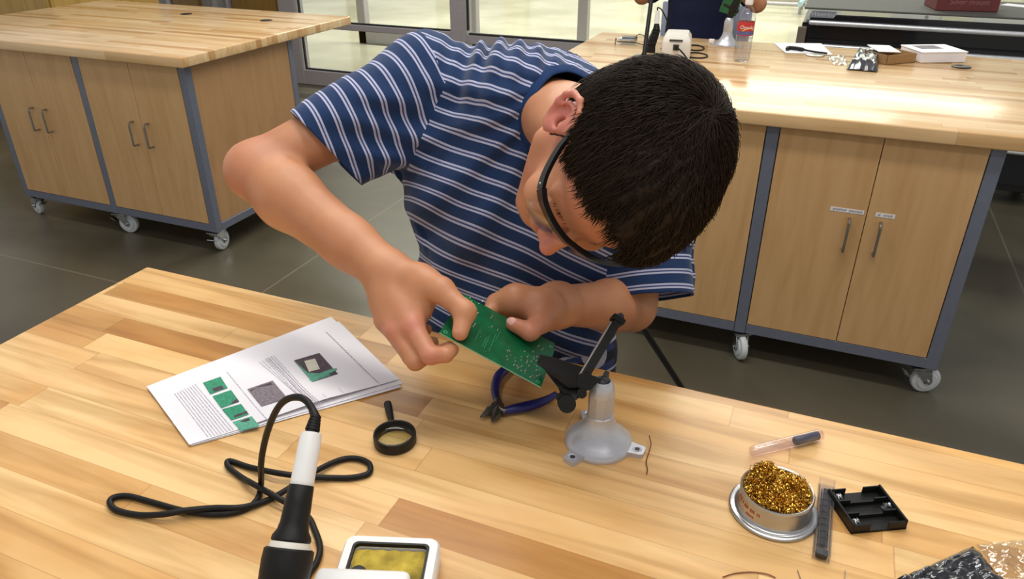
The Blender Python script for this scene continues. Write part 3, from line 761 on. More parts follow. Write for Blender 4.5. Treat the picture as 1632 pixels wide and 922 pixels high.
mb = MB(); mb.box((0, .006, .0055), (.012, .008, .0075), bev=.002); mb.build('stopper', M['darkgrey'], t, True)
p = [at(u, v, z=.924) for u, v in ((1333, 778), (1414, 770), (1437, 828), (1348, 832))]
c = sum(p, Vector())/4; a = math.atan2(p[1].y-p[0].y, p[1].x-p[0].x)-.02
t = thing('battery_holder', 'empty black plastic battery holder with coil springs beside the chip tube', 'battery holder', (c.x, c.y, .91), a)
mb = MB(); W_, H_ = .062, .055
mb.box((0, 0, .0015), (W_, H_, .003))
for sx in (-1, 1): mb.box((sx*(W_/2-.0015), 0, .0065), (.003, H_, .013), bev=.0008, seg=1)
for k in range(-2, 2+1):
    if k in (-2, 2): hh = .0150
    else: hh = .006
for y in (-H_/2+.001, H_/2-.001):
    for x0, x1 in ((-W_/2, -.010), (.010, W_/2)): mb.box(((x0+x1)/2, y, .0058), (x1-x0, .002, .0115), bev=.0006, seg=1)
for y in (-H_/6, H_/6):
    mb.box((0, y, .0045), (W_-.004, .0018, .006)); mb.box((-.021, y, .0085), (.014, .0018, .006)); mb.box((.021, y, .0085), (.014, .0018, .006))
mb.build('body', M['black'], t)
for k in range(3):
    s_ = 1 if k % 2 else -1
    y = (k-1)*H_/3; q = [(s_*(W_/2-.004-.008*i/40), y+.0036*math.cos(i*.95), .0072+.0036*math.sin(i*.95)) for i in range(40)]
    mb = MB(); mb.tube(q, .00035, 5); mb.build('spring', M['zinc'], t, True)

# ---- soldering station (corner in view), iron and cord
M['sponge'] = mat('yellow_sponge', (.42, .31, .045), .95, 0, .55, 45, .6, 500)
tl, tr = at(553, 850, z=.932), at(703, 856, z=.932); a = math.atan2(tr.y-tl.y, tr.x-tl.x)
t = thing('soldering_stand', 'white soldering stand with yellow sponge and black iron holder, at the bottom edge', 'soldering stand', (tl.x, tl.y, .91), a)
W_ = (tr-tl).length
mb = MB(); O1 = rrect(W_, .17, .010, 5, W_/2, -.085); O2 = rrect(W_-.004, .166, .009, 5, W_/2, -.085)
I1 = rrect(W_-.020, .080, .006, 5, W_/2, -.050); I2 = rrect(W_-.024, .076, .005, 5, W_/2, -.050)
loops(mb, [(O1, 0), (O1, .019), (O2, .0222), (I1, .0222), (I2, .018), (I2, .006)], True, True)
mb.build('base', M['white'], t, True, angle=50)
mb = MB(); loops(mb, [(rrect(W_-.020, .081, .006, 5, W_/2, -.050), .0188), (rrect(W_-.019, .081, .006, 5, W_/2, -.050), .0228), (rrect(W_-.024, .076, .005, 5, W_/2, -.050), .0229), (rrect(W_-.0245, .0755, .005, 5, W_/2, -.050), .0185)], False)
mb.build('tray_liner', M['black'], t, True)
mb = MB()
N = 26; g = {}
for i in range(N+1):
    for j in range(N+1):
        x = .0125+(W_-.025)*i/N+.001*math.sin(j*.5); y = -.085+.071*j/N; e = min(i, N-i, j, N-j)
        g[i, j] = mb.b.verts.new((x, y, .0165+.0035*min(1, e/1.5)+.0008*math.sin(i*1.3+j*.7)*math.cos(j*1.1)))
for i in range(N):
    for j in range(N): mb.b.faces.new((g[i, j], g[i+1, j], g[i+1, j+1], g[i, j+1]))
mb.build('sponge', M['sponge'], t, True)
mb = MB(); mb.lathe([(.0001, .0212), (.007, .0212), (.0085, .019), (.0085, .014)], 20, Matrix.Translation((.0215, -.045, 0))); mb.build('sponge_hole', M['black'], t, True)
mb = MB(); Mi = t.matrix_basis.inverted() if False else (Matrix.Translation((tl.x, tl.y, .91)) @ Matrix.Rotation(a, 4, 'Z')).inverted()
q = [Mi @ at(u, v, z=.955) for u, v in ((506, 901), (638, 904), (654, 914))]
x0, x1, y1 = q[0].x, q[2].x, q[0].y
mb.box(((x0+x1)/2, y1-.045, .024), (x1-x0, .09, .046), bev=.007, seg=4); mb.build('housing', M['white'], t, True)
it, im, ib = at(497, 688, d=.665), at(481, 774, d=.650), at(464, 860, d=.635)
axd = (it-ib).normalized(); ih = ib-axd*.052
mb = MB(); A_ = Mi @ axis_matrix(ih, ib)
Lh = (ib-ih).length
mb.lathe([(.0150, -.03), (.0160, -.01), (.0175, 0), (.0180, .012), (.0205, .016), (.0215, .034), (.0210, .044), (.0190, .0455), (.0185, .044), (.0165, .01), (.0150, -.03)], 36, A_)
for k in range(10):
    aa = k*2*PI/10; mb.sphere(tuple((A_ @ Vector((.0200*math.cos(aa), .0200*math.sin(aa), .016)))), .0028, n=8)
mb.build('iron_holder', M['blackm'], t, True)
mb = MB(); f0 = Mi @ (ih-axd*.03); mb.tube([f0, Vector((f0.x+.004, f0.y-.004, .02)), Vector((f0.x+.03, f0.y-.012, .006))], [.010, .009, .008], 12); mb.box((f0.x+.02, f0.y-.01, .004), (.08, .05, .008), bev=.002); mb.build('bracket', M['blackm'], t, True)
t = thing('soldering_iron', 'soldering iron with white and black handle standing in its holder, cord looping away', 'soldering iron', tuple(ib))
A_ = axis_matrix(Vector((0, 0, 0)), axd); l1 = (im-ib).length; l2 = (it-ib).length
mb = MB(); mb.lathe([(.0001, -.002), (.0158, -.002), (.0170, 0), (.0165, .003), (.0135, .008), (.0122, .014), (.0116, .03), (.0108, l1), (.0100, l1+.001), (.0001, l1+.001)], 36, A_); mb.build('grip', M['blackm'], t, True)
mb = MB(); mb.lathe([(.0092, l1-.001), (.0102, l1), (.0102, l1+.004), (.0098, l2-.008), (.0088, l2-.001), (.0060, l2), (.0001, l2)], 36, A_); mb.build('handle', M['white'], t, True, angle=50)
mb = MB(); mb.lathe([(.0001, -.017), (.0172, -.017), (.0182, -.014), (.0180, -.006), (.0165, -.0015), (.0001, -.0015)], 36, A_); mb.build('collar', M['cream'], t, True, angle=50)
mb = MB()
e = [it-ib, at(503, 664, d=.672)-ib, at(498, 652, d=.678)-ib]
mb.tube([e[0], e[0].lerp(e[1], .5), e[1], e[2]], [.0058, .0052, .0044, .0036], 14)
for k in range(5):
    p = e[0].lerp(e[1], .1+k*.2); p2 = p+(e[1]-e[0]).normalized()*.0022; mb.tube([p, p2], .0066-.0004*k, 14)
mb.build('strain_relief', M['blackm'], t, True)
cord = [(498, 652, .678), (490, 640, .683), (478, 633, .69), (462, 634, .70), (448, 643, .712), (437, 660, .728), (427, 685, .75), (420, 712, .775), (416, 740, .80)]
P = [at(u, v, d=d) for u, v, d in cord]
tb = [(416, 772, 2), (410, 795, 0), (388, 812, 0), (347, 819, 0), (296, 814, 0), (240, 799, 0), (205, 790, 0), (182, 792, 0), (175, 800, 0), (185, 812, 0), (221, 820, 0), (260, 819, 4), (295, 813, 5), (340, 809, 4), (385, 808, 3), (425, 797, 0), (460, 778, 3), (500, 752, 3), (540, 733, 0), (568, 730, 0), (588, 738, 0), (588, 753, 0), (565, 760, 0), (535, 761, 0), (488, 759, 2), (441, 753, 5), (398, 744, 0), (366, 734, 0), (364, 743, 0), (385, 760, 0), (404, 771, 5), (450, 797, 5), (488, 820, 0), (502, 845, 0), (510, 872, 0), (505, 895, 0), (492, 915, 0), (487, 935, 0)]
P += [at(u, v, z=.9140+k*.0012) for u, v, k in tb]
mb = MB(); mb.tube([p-ib for p in catmull(P, 6)], .0034, 10); mb.build('cord', M['blackm'], t, True)

# ---- bags at the lower right
def crinkle(mb, pts4, z, amp, seed, N=34, th=.0, freq=9, base=.0):
    rnd = random.Random(seed); A_, B_, C_, D_ = [Vector((p.x, p.y, 0)) for p in pts4]
    from mathutils import noise
    g = {}
    for i in range(N+1):
        for j in range(N+1):
            u, v = i/N, j/N; p = (A_*(1-u)+B_*u)*(1-v)+(D_*(1-u)+C_*u)*v
            e = min(u, 1-u, v, 1-v); k = min(1, e*8)
            q = Vector((u*freq, v*freq, seed))
            h = abs(noise.noise(q))+.6*abs(noise.noise(q*2.3))+.3*abs(noise.noise(q*5))
            p.z = z+base*k+amp*h*(.35+.65*k); g[i, j] = mb.b.verts.new(p)
    for i in range(N):
        for j in range(N): mb.b.faces.new((g[i, j], g[i+1, j], g[i+1, j+1], g[i, j+1]))
    gb = {}
    mb.b.normal_update(); r = bmesh.ops.solidify(mb.b, geom=list(mb.b.faces), thickness=.0005)
M['antistatic'] = mat('grey_antistatic_film', (.045, .047, .055), .18, .6, .3, 30, coat=.6)
M['film'] = glassy('thin_clear_film', (.93, .93, .92), .16, .10, 1.3)
q = [at(u, v, z=.916) for u, v in ((1418, 924), (1552, 868), (1606, 925), (1470, 990))]
mb = MB(); crinkle(mb, q, .9112, .010, 3.3, base=.004, freq=3); o = mb.build('antistatic_bag', M['antistatic'], None, True, angle=50); tag(o, 'crumpled shiny dark antistatic bag at the bottom right corner of the bench', 'bag')
q = [at(u, v, z=.913) for u, v in ((1557, 866), (1690, 852), (1760, 960), (1618, 950))]
mb = MB(); crinkle(mb, q, .9108, .008, 8.1, freq=5); o = mb.build('zip_bag', M['film'], None, True, angle=50); tag(o, 'clear zip bag lying to the right of the dark antistatic bag', 'bag')

# ================================================================== THINGS ON THE RIGHT-HAND BENCH
# water bottle
c = at(1181, 97, z=.91)
t = thing('water_bottle', 'half-full clear water bottle with white cap and red label on the right bench', 'bottle', (c.x, c.y, .91))
M['pet'] = glassy('clear_bottle_plastic', (.95, .955, .97), .22, .06, 1.5)
M['water'] = glassy('water', (.93, .94, .96), .16, .03, 1.4)
rb = .0325
prof = [(.0001, .004), (.018, .003), (.026, .0), (.0305, .005), (.0325, .014), (.0318, .028), (.0325, .034), (.0305, .040), (.0325, .046), (.0325, .06), (.0305, .066), (.0325, .072), (.0325, .098), (.0318, .102), (.0318, .148), (.0330, .153), (.0325, .163), (.0280, .180), (.0200, .196), (.0140, .205), (.0128, .210), (.0128, .218)]
mb = MB(); mb.lathe(prof, 40); mb.build('bottle_body', M['pet'], t, True, angle=60)
mb = MB(); mb.lathe([(.0001, .006), (.024, .004), (.0295, .008), (.0312, .016), (.0312, .09), (.0001, .0905)], 32); mb.build('water', M['water'], t, True)
mb = MB(); mb.lathe([(.0145, .212), (.0150, .214), (.0150, .231), (.0140, .233), (.0001, .233)], 30); mb.build('cap', M['white'], t, True, angle=50)
M['label_red'] = mat('red_label', (.50, .03, .025), .4, 0, .05); M['label_blue'] = mat('blue_label_band', (.10, .11, .28), .4, 0, .2, 60)
M['label_gold'] = mat('gold_swoosh', (.75, .42, .05), .4)
mb = MB(); mb.lathe([(.0323, .1), (.0325, .1005), (.0325, .1495), (.0323, .15)], 48)
for f in mb.b.faces: pass
lb = mb.build('bottle_label', [M['label_red'], M['label_blue'], M['label_gold'], M['white']], t, True)
bm_ = bmesh.new(); bm_.from_mesh(lb.data)
fa = YAW-PI/2  # outward direction facing the aisle
fa = math.atan2(-c.y, -c.x)
def wrapq(x, z, r): a = fa+x/r; return (r*math.cos(a), r*math.sin(a), z)
def wrap_mesh(me, x0, z0, mi, r=.0329):
    vs = [bm_.verts.new(wrapq(x0+v.co.x, z0+v.co.y, r)) for v in me.vertices]
    for p in me.polygons:
        try: f = bm_.faces.new([vs[i] for i in p.vertices]); f.material_index = mi
        except ValueError: pass
for k in range(12):
    x0, x1 = -.04+k*.08/12, -.04+(k+1)*.08/12
    for (z0, z1, mi) in ((.103, .117, 1),):
        f = bm_.faces.new([bm_.verts.new(wrapq(x, z, .0327)) for x, z in ((x0, z0), (x1, z0), (x1, z1), (x0, z1))]); f.material_index = mi
    ym = lambda x: .1185+.010*math.sin(max(0, (x+.01))*60)
    if k > 3:
        f = bm_.faces.new([bm_.verts.new(wrapq(x, z, .0328)) for x, z in ((x0, ym(x0)-.0022), (x1, ym(x1)-.0022), (x1, ym(x1)+.0018), (x0, ym(x0)+.0018))]); f.material_index = 2
me_t = text_mesh('Ozarka', .0195, .35); wrap_mesh(me_t, .0045, .131, 3)
bm_.to_mesh(lb.data); bm_.free()

# soldering station, distant
M['grille'] = mat('black_grille', (.02, .02, .02), .5)
c = at(1076, 92, z=.91)
t = thing('power_supply', 'cream soldering power unit with a black slot, on the bench behind the dark hair', 'power supply', (c.x, c.y, .91), .15)
mb = MB(); x_, y_, z_ = .12, .14, .085
O1 = rrect(.115, .15, .008, 3, 0, .05); O2 = rrect(.085, .12, .012, 3, 0, .055)
loops(mb, [(O1, 0), (O1, .055), (rrect(.108, .143, .010, 3, 0, .053), .075), (O2, .092)], True, True); mb.build('housing', M['cream'], t, True, angle=45)
Ms = Matrix.Translation((0, 0, 0))
mb = MB(); mb.box((-.002, -.0225, .071), (.052, .008, .006), rot=(-.3, 0, 0)); mb.build('slot', M['grille'], t)
mb = MB(); mb.box((.0, -.026, .045), (.022, .01, .022)); mb.build('socket', M['grille'], t)
mb = MB(); mb.tube(catmull([(0, -.03, .044), (.015, -.05, .042), (.04, -.06, .02), (.05, -.075, .006), (.03, -.12, .004)], 5), .0032, 8); mb.build('lead', M['blackm'], t, True)
c = at(1036, 83, z=.91)
t = thing('soldering_iron', 'distant soldering iron upright in its black coil holder, left of the cream power unit', 'soldering iron', (c.x, c.y, .91))
h0 = Vector((0, 0, .0)); h1 = at(1046, 48, d=3.12)-Vector((c.x, c.y, .91)); h2 = at(1048, 17, d=3.1)-Vector((c.x, c.y, .91))
mb = MB(); mb.frustum((0, 0, 0), (0, 0, .03), .022, .02, 16); q = []
for i in range(90):
    k = i/89; p = Vector((0, 0, .03)).lerp(h1, k); rr = .020-.004*k; q.append(p+Vector((rr*math.cos(i*.75), rr*math.sin(i*.75), 0)))
mb.tube(q, .0028, 5); mb.frustum((0, 0, .03), tuple(h1), .012, .010, 12); mb.build('coil_holder', M['blackm'], t, True)
mb = MB(); mb.frustum(tuple(h1), tuple(h1.lerp(h2, .35)), .016, .010, 14); mb.build('grip', M['blackm'], t, True)
mb = MB(); mb.frustum(tuple(h1.lerp(h2, .3)), tuple(h2), .0105, .0085, 14); mb.build('handle', M['white'], t, True)
mb = MB(); mb.tube(catmull([h2, h2+Vector((0, .0, .012)), h2+Vector((.02, .0, .0)), h2+Vector((.05, .01, -.06)), h2+Vector((.06, .03, -.16)), Vector((.08, .05, .006)), Vector((.03, .07, .005))], 6), .0028, 8); mb.build('cord', M['blackm'], t, True)
for k, (px, py, rx, lab) in enumerate(((1112, 76, 20, 'upper'), (1113, 88, 22, 'lower'))):
    pts = []
    for i in range(26):
        a = 2*PI*i/25; pts.append(at(px+rx*math.cos(a)*(.85 if k else .7)-4, py+4.2*math.sin(a)+.10*rx*math.cos(a)*.5, z=.9132))
    mb = MB(); mb.tube(pts, .0030, 8); tag(mb.build('cable_loop', M['blackm'], None, True), lab+' loop of black cable lying right of the cream power unit', 'cable')

# tall black rod of a lamp stand
p0, p1 = at(1026, 92, z=.912), at(1042, -30, d=3.02)
t = thing('lamp_stand', 'thin tall black rod stand rising at the left of the coil holder', 'stand', (p0.x, p0.y, .91))
mb = MB(); mb.tube([Vector((0, 0, .01)), p1-Vector((p0.x, p0.y, .91))], .0085, 12); mb.build('rod', M['black'], t, True)
mb = MB(); mb.lathe([(.045, 0), (.045, .008), (.012, .014), (.010, .02)], 24, capb=True); mb.build('base', M['black'], t, True)

# small device with wire legs
c = at(1001, 66, z=.92)
t = thing('small_device', 'small silver and dark boxed gadget at the left end of the right bench', 'gadget', (c.x, c.y, .91), .1)
mb = MB(); mb.box((0, 0, .018), (.075, .06, .018), bev=.003); mb.build('case', M['zinc'], t, True)
mb = MB(); mb.box((.005, 0, .0285), (.060, .05, .004), bev=.001); mb.build('screen', M['darkgrey'], t)
mb = MB(); mb.tube([(-.052, -.03, .0), (-.05, -.03, .028), (-.045, -.03, .012), (.04, -.035, .012), (.07, -.02, .003)], .002, 6); mb.tube(catmull([(.03, .0, .03), (.045, .02, .04), (.07, .02, .03), (.09, -.01, .004)], 5), .0015, 6); mb.build('wire_leg', M['black'], t, True)
c = at(1134, 68, z=.91); mb = MB(); mb.box((0, 0, .008), (.024, .018, .016), bev=.003); o = mb.build('eraser', M['white'], None, True, loc=(c.x, c.y, .91)); tag(o, 'tiny white block beside the distant vise on the right bench', 'eraser')

# second vise with its green board
c = at(1157, 72, z=.91)
v2 = vise((c.x, c.y, .91), 'distant grey bell-shaped vise left of the water bottle', 1.25, False, None, .3)
mb = MB(); mb.tube([Vector((0, 0, .11)), Vector((.01, .0, .15)), Vector((.045, -.01, .26))], [.012, .016, .014], 8); mb.tube([Vector((-.03, 0, .17)), Vector((.035, 0, .14))], .008, 8); mb.build('head', M['jaw'], v2)
c2_ = at(1166, 4, d=3.18)
mb = MB(); mb.box((0, 0, 0), (.075, .003, .10)); o = mb.build('circuit_board', M['pcb'], None, loc=tuple(c2_)); o.rotation_euler = (.2, .25, .1); tag(o, 'distant green circuit board standing in the far vise, at the top edge', 'circuit board')

# papers, pen cable, disc, film, bags, boxes
q = [at(u, v, z=.9115) for u, v in ((1233, 68), (1309, 69), (1327, 87), (1252, 84))]
sheet('paper_sheet', [(q[3].x, q[3].y), (q[0].x, q[0].y), (q[1].x, q[1].y), (q[2].x, q[2].y)], 'white sheet lying on the right bench beyond the water bottle', .9104)
mb = MB(); mb.tube(catmull([at(u, v, z=.920) for u, v in ((1254, 78), (1258, 76), (1275, 78), (1295, 82), (1318, 85))], 5), [.004]*2+[.008]*10+[.004]*9, 8); tag(mb.build('black_pouch', M['blackm'], None, True), 'slim curved black strap lying across the far white sheet', 'strap')
c = at(1299, 88, z=.91)
def disc(px, py, lab, m, r=.033, cat='disc'):
    c = at(px, py, z=.91); mb = MB(); mb.lathe([(.004, .004), (.006, .0055), (r*.85, .005), (r, .003), (r, .0)], 28, capb=False); mb.lathe([(r, 0), (.001, .0)], 28)
    o = mb.build('grommet_cap', m, None, True, loc=(c.x, c.y, .9102)); return tag(o, lab, cat)
disc(1299, 88.5, 'grey round cable cap below the far white sheet', M['handle'], .036, 'cable cap')
disc(1532, 107, 'black round cable cap right of the white box', M['black'], .034, 'cable cap')
q = [at(u, v, z=.912) for u, v in ((1318, 92), (1345, 88), (1352, 104), (1330, 104))]
mb = MB(); crinkle(mb, q, .9108, .014, 2.2, 16); tag(mb.build('plastic_film', M['film'], None, True, angle=60), 'crumpled clear plastic film beside the silver bag on the right bench', 'film')
M['silverfilm'] = mat('silver_antistatic_film', (.16, .16, .165), .2, .85, .3, 30)
q = [at(u, v, z=.93) for u, v in ((1366, 80), (1403, 83), (1400, 107), (1350, 103))]
mb = MB(); crinkle(mb, q, .9115, .020, 6.4, 22, base=.024, freq=5); tag(mb.build('antistatic_bag', M['silverfilm'], None, True, angle=60), 'silver antistatic bag lying left of the brown cardboard tray', 'bag')
M['card'] = mat('brown_cardboard', (.36, .21, .09), .8, 0, .06, 60)
p0, p1 = at(1412, 103, z=.912), at(1458, 99, z=.912); a = math.atan2(p1.y-p0.y, p1.x-p0.x); L = (p1-p0).length
t = thing('cardboard_tray', 'open brown cardboard tray standing between the silver bag and the white box', 'box', (p0.x, p0.y, .91), a)
mb = MB(); D_ = .12
mb.box((L/2, D_/2, .0015), (L, D_, .003)); mb.box((L/2, .0015, .018), (L, .003, .036)); mb.box((L/2, D_-.0015, .018), (L, .003, .036)); mb.box((.0015, D_/2, .018), (.003, D_, .036)); mb.box((L-.0015, D_/2, .018), (.003, D_, .036)); mb.build('tray', M['card'], t)
mb = MB(); mb.box((L*.45, D_*.75, .043), (L*.9, D_*.55, .002), rot=(.25, .1, .1)); mb.build('flap', M['white'], t)
p0, p1 = at(1467, 100, z=.912), at(1538, 99, z=.912); a = math.atan2(p1.y-p0.y, p1.x-p0.x); L = (p1-p0).length
t = thing('gift_box', 'flat white box with glossy lid on the right bench, beside the cardboard tray', 'box', (p0.x, p0.y, .91), a)
mb = MB(); mb.box((L/2, .08, .020), (L, .16, .038), bev=.002, seg=1); mb.build('box_body', M['paper'], t)
mb = MB(); mb.box((L/2, .08, .0405), (L+.004, .164, .004), bev=.001, seg=1); mb.build('lid', M['white'], t)
mb = MB(); mb.box((L*.42, .10, .0430), (L*.5, .07, .0006)); mb.build('lid_print', M['p_grey'], t)

# ================================================================== TOOL CHEST AND WHAT IS ON IT
CY = 4.5
tlp = at(1283, 11, y=CY); zt = tlp.z
t = thing('tool_chest', 'wide black steel tool chest with silver handle bar behind the right bench', 'tool chest', (tlp.x, CY, 0))
M['gloss_black'] = mat('gloss_black_enamel', (.008, .009, .013), .16, 0, .1, 10, coat=.6)
M['chest_top'] = mat('charcoal_mat', (.085, .083, .075), .75, 0, .08, 90)
M['chest_side'] = mat('grey_brown_post', (.16, .125, .10), .45)
Wc = 1.45
mb = MB(); mb.box((Wc/2, .33, zt/2), (Wc, .62, zt-.16), bev=.004, seg=1); mb.build('body', M['gloss_black'], t)
mb = MB(); mb.box((Wc/2, .325, zt-.005), (Wc+.004, .66, .010), bev=.003); mb.build('top_mat', M['chest_top'], t)
for xx in (.006, Wc-.006):
    mb = MB(); mb.box((xx, .005, zt/2), (.045, .03, zt-.2), bev=.003, seg=1); mb.build('corner_post', M['chest_side'], t)
rows = [zt-.03, at(1290, 61, y=CY).z, .66, .50, .34, .12]
for k in range(len(rows)-1):
    z1, z0 = rows[k]-.003, rows[k+1]+.003
    mb = MB(); mb.box((Wc/2, .006, (z0+z1)/2), (Wc-.07, .024, z1-z0), bev=.003, seg=1); dr = mb.build('drawer', M['gloss_black'], t)
    hz = at(1290, 32, y=CY-.02).z if k == 0 else z1-.02
    mb = MB(); hl, hr = at(1290, 32, y=CY-.02).x-tlp.x, Wc-.04
    mb.box(((hl+hr)/2, -.018, hz-.012), (hr-hl, .024, .024), bev=.009, seg=4); mb.build('handle', mat('bright_aluminium_%d' % k, (.78, .8, .84), .25, .6), dr, True)
    if k == 0:
        lx, lz = at(1310, 23, y=CY-.01).x-tlp.x, at(1310, 23, y=CY-.01).z
        mb = MB(); mb.prism([(-.068, -.017), (.056, -.017), (.068, .017), (-.056, .017)], -.001, .001, Matrix.Translation((lx+.005, -.0075, lz)) @ Matrix.Rotation(PI/2, 4, 'X'))
        pl_ = mb.build('badge', mat('grey_badge', (.20, .21, .25), .5), dr); 
        me_t = text_mesh('Waterloo', .031, .3)
        b2 = bmesh.new(); b2.from_mesh(pl_.data); n0 = len(b2.verts)
        vs = [b2.verts.new((lx+.005+v.co.x, -.0095, lz+v.co.y)) for v in me_t.vertices]
        for p in me_t.polygons:
            try: f = b2.faces.new([vs[i] for i in p.vertices]); f.material_index = 1
            except ValueError: pass
        b2.to_mesh(pl_.data); b2.free(); pl_.data.materials.append(mat('silver_lettering', (.5, .52, .56), .4))
        kx, kz = at(1477, 28, y=CY-.01).x-tlp.x, at(1477, 28, y=CY-.01).z
        mb = MB(); mb.frustum((kx, -.004, kz), (kx, -.012, kz), .009, .008, 16); mb.build('lock', M['zinc'], dr, True)
for xx in (.1, Wc-.1):
    for yy in (.1, .55):
        mb = MB(); mb.frustum((xx-.02, yy, .05), (xx+.02, yy, .05), .05, .05, 20); mb.build('caster', M['black'], t, True)
        mb = MB(); mb.box((xx, yy, .095), (.05, .07, .03)); mb.build('caster_mount', M['zinc'], t)
M['maroon'] = mat('maroon_carton', (.14, .030, .030), .6, 0, .1, 30)
p0, p1 = at(1490, 17, z=zt), at(1590, 20, z=zt)
t = thing('maroon_carton', 'maroon carton with pale lettering on top of the black tool chest', 'box', (p0.x, p0.y, zt), math.atan2(p1.y-p0.y, p1.x-p0.x))
L = (p1-p0).length; mb = MB(); mb.box((L/2, .12, .07), (L, .24, .14), bev=.004, seg=1); mb.build('carton', M['maroon'], t)
me_t = text_mesh('Silver mount', .036, .1); me_t.materials.append(mat('faded_pink_print', (.30, .12, .13), .6))
o = bpy.data.objects.new('carton_print', me_t); C.objects.link(o); o.parent = t; o.location = (L*.52, -.0012, .045); o.rotation_euler = (PI/2, 0, 0)
p = at(1622, 9, z=zt+.001)
mb = MB(); mb.box((0, 0, .001), (.14, .10, .002)); o = mb.build('paper_sheet', M['paper'], None, loc=(p.x, p.y, zt)); o.rotation_euler = (0, 0, -.5); tag(o, 'white paper scrap on the tool chest, right of the maroon carton', 'paper')
# steel pipe rack far behind
p = at(1240, 6, z=.12)
t = thing('pipe_rack', 'low metal rack with horizontal pipes standing in the corridor behind the tool chest', 'rack', (p.x, p.y, 0), 0)
mb = MB()
for yy in (0, .5): mb.tube([(-.5, yy, .12), (1.4, yy, .12)], .025, 10)
for xx in (-.45, .3, 1.3): mb.tube([(xx, 0, .12), (xx, .5, .12)], .02, 10)
mb.build('rails', M['alu'], t, True)
for xx in (-.45, .3, 1.3):
    for yy in (0, .5): mb = MB(); mb.frustum((xx, yy, 0), (xx, yy, .12), .02, .02, 10); mb.build('leg', M['alu'], t, True)
mb = MB(); mb.tube([(.3, -.3, .16), (.36, .35, .2)], .035, 16); o = mb.build('tube', mat('pale_blue_tube', (.35, .5, .55), .4), t, True)
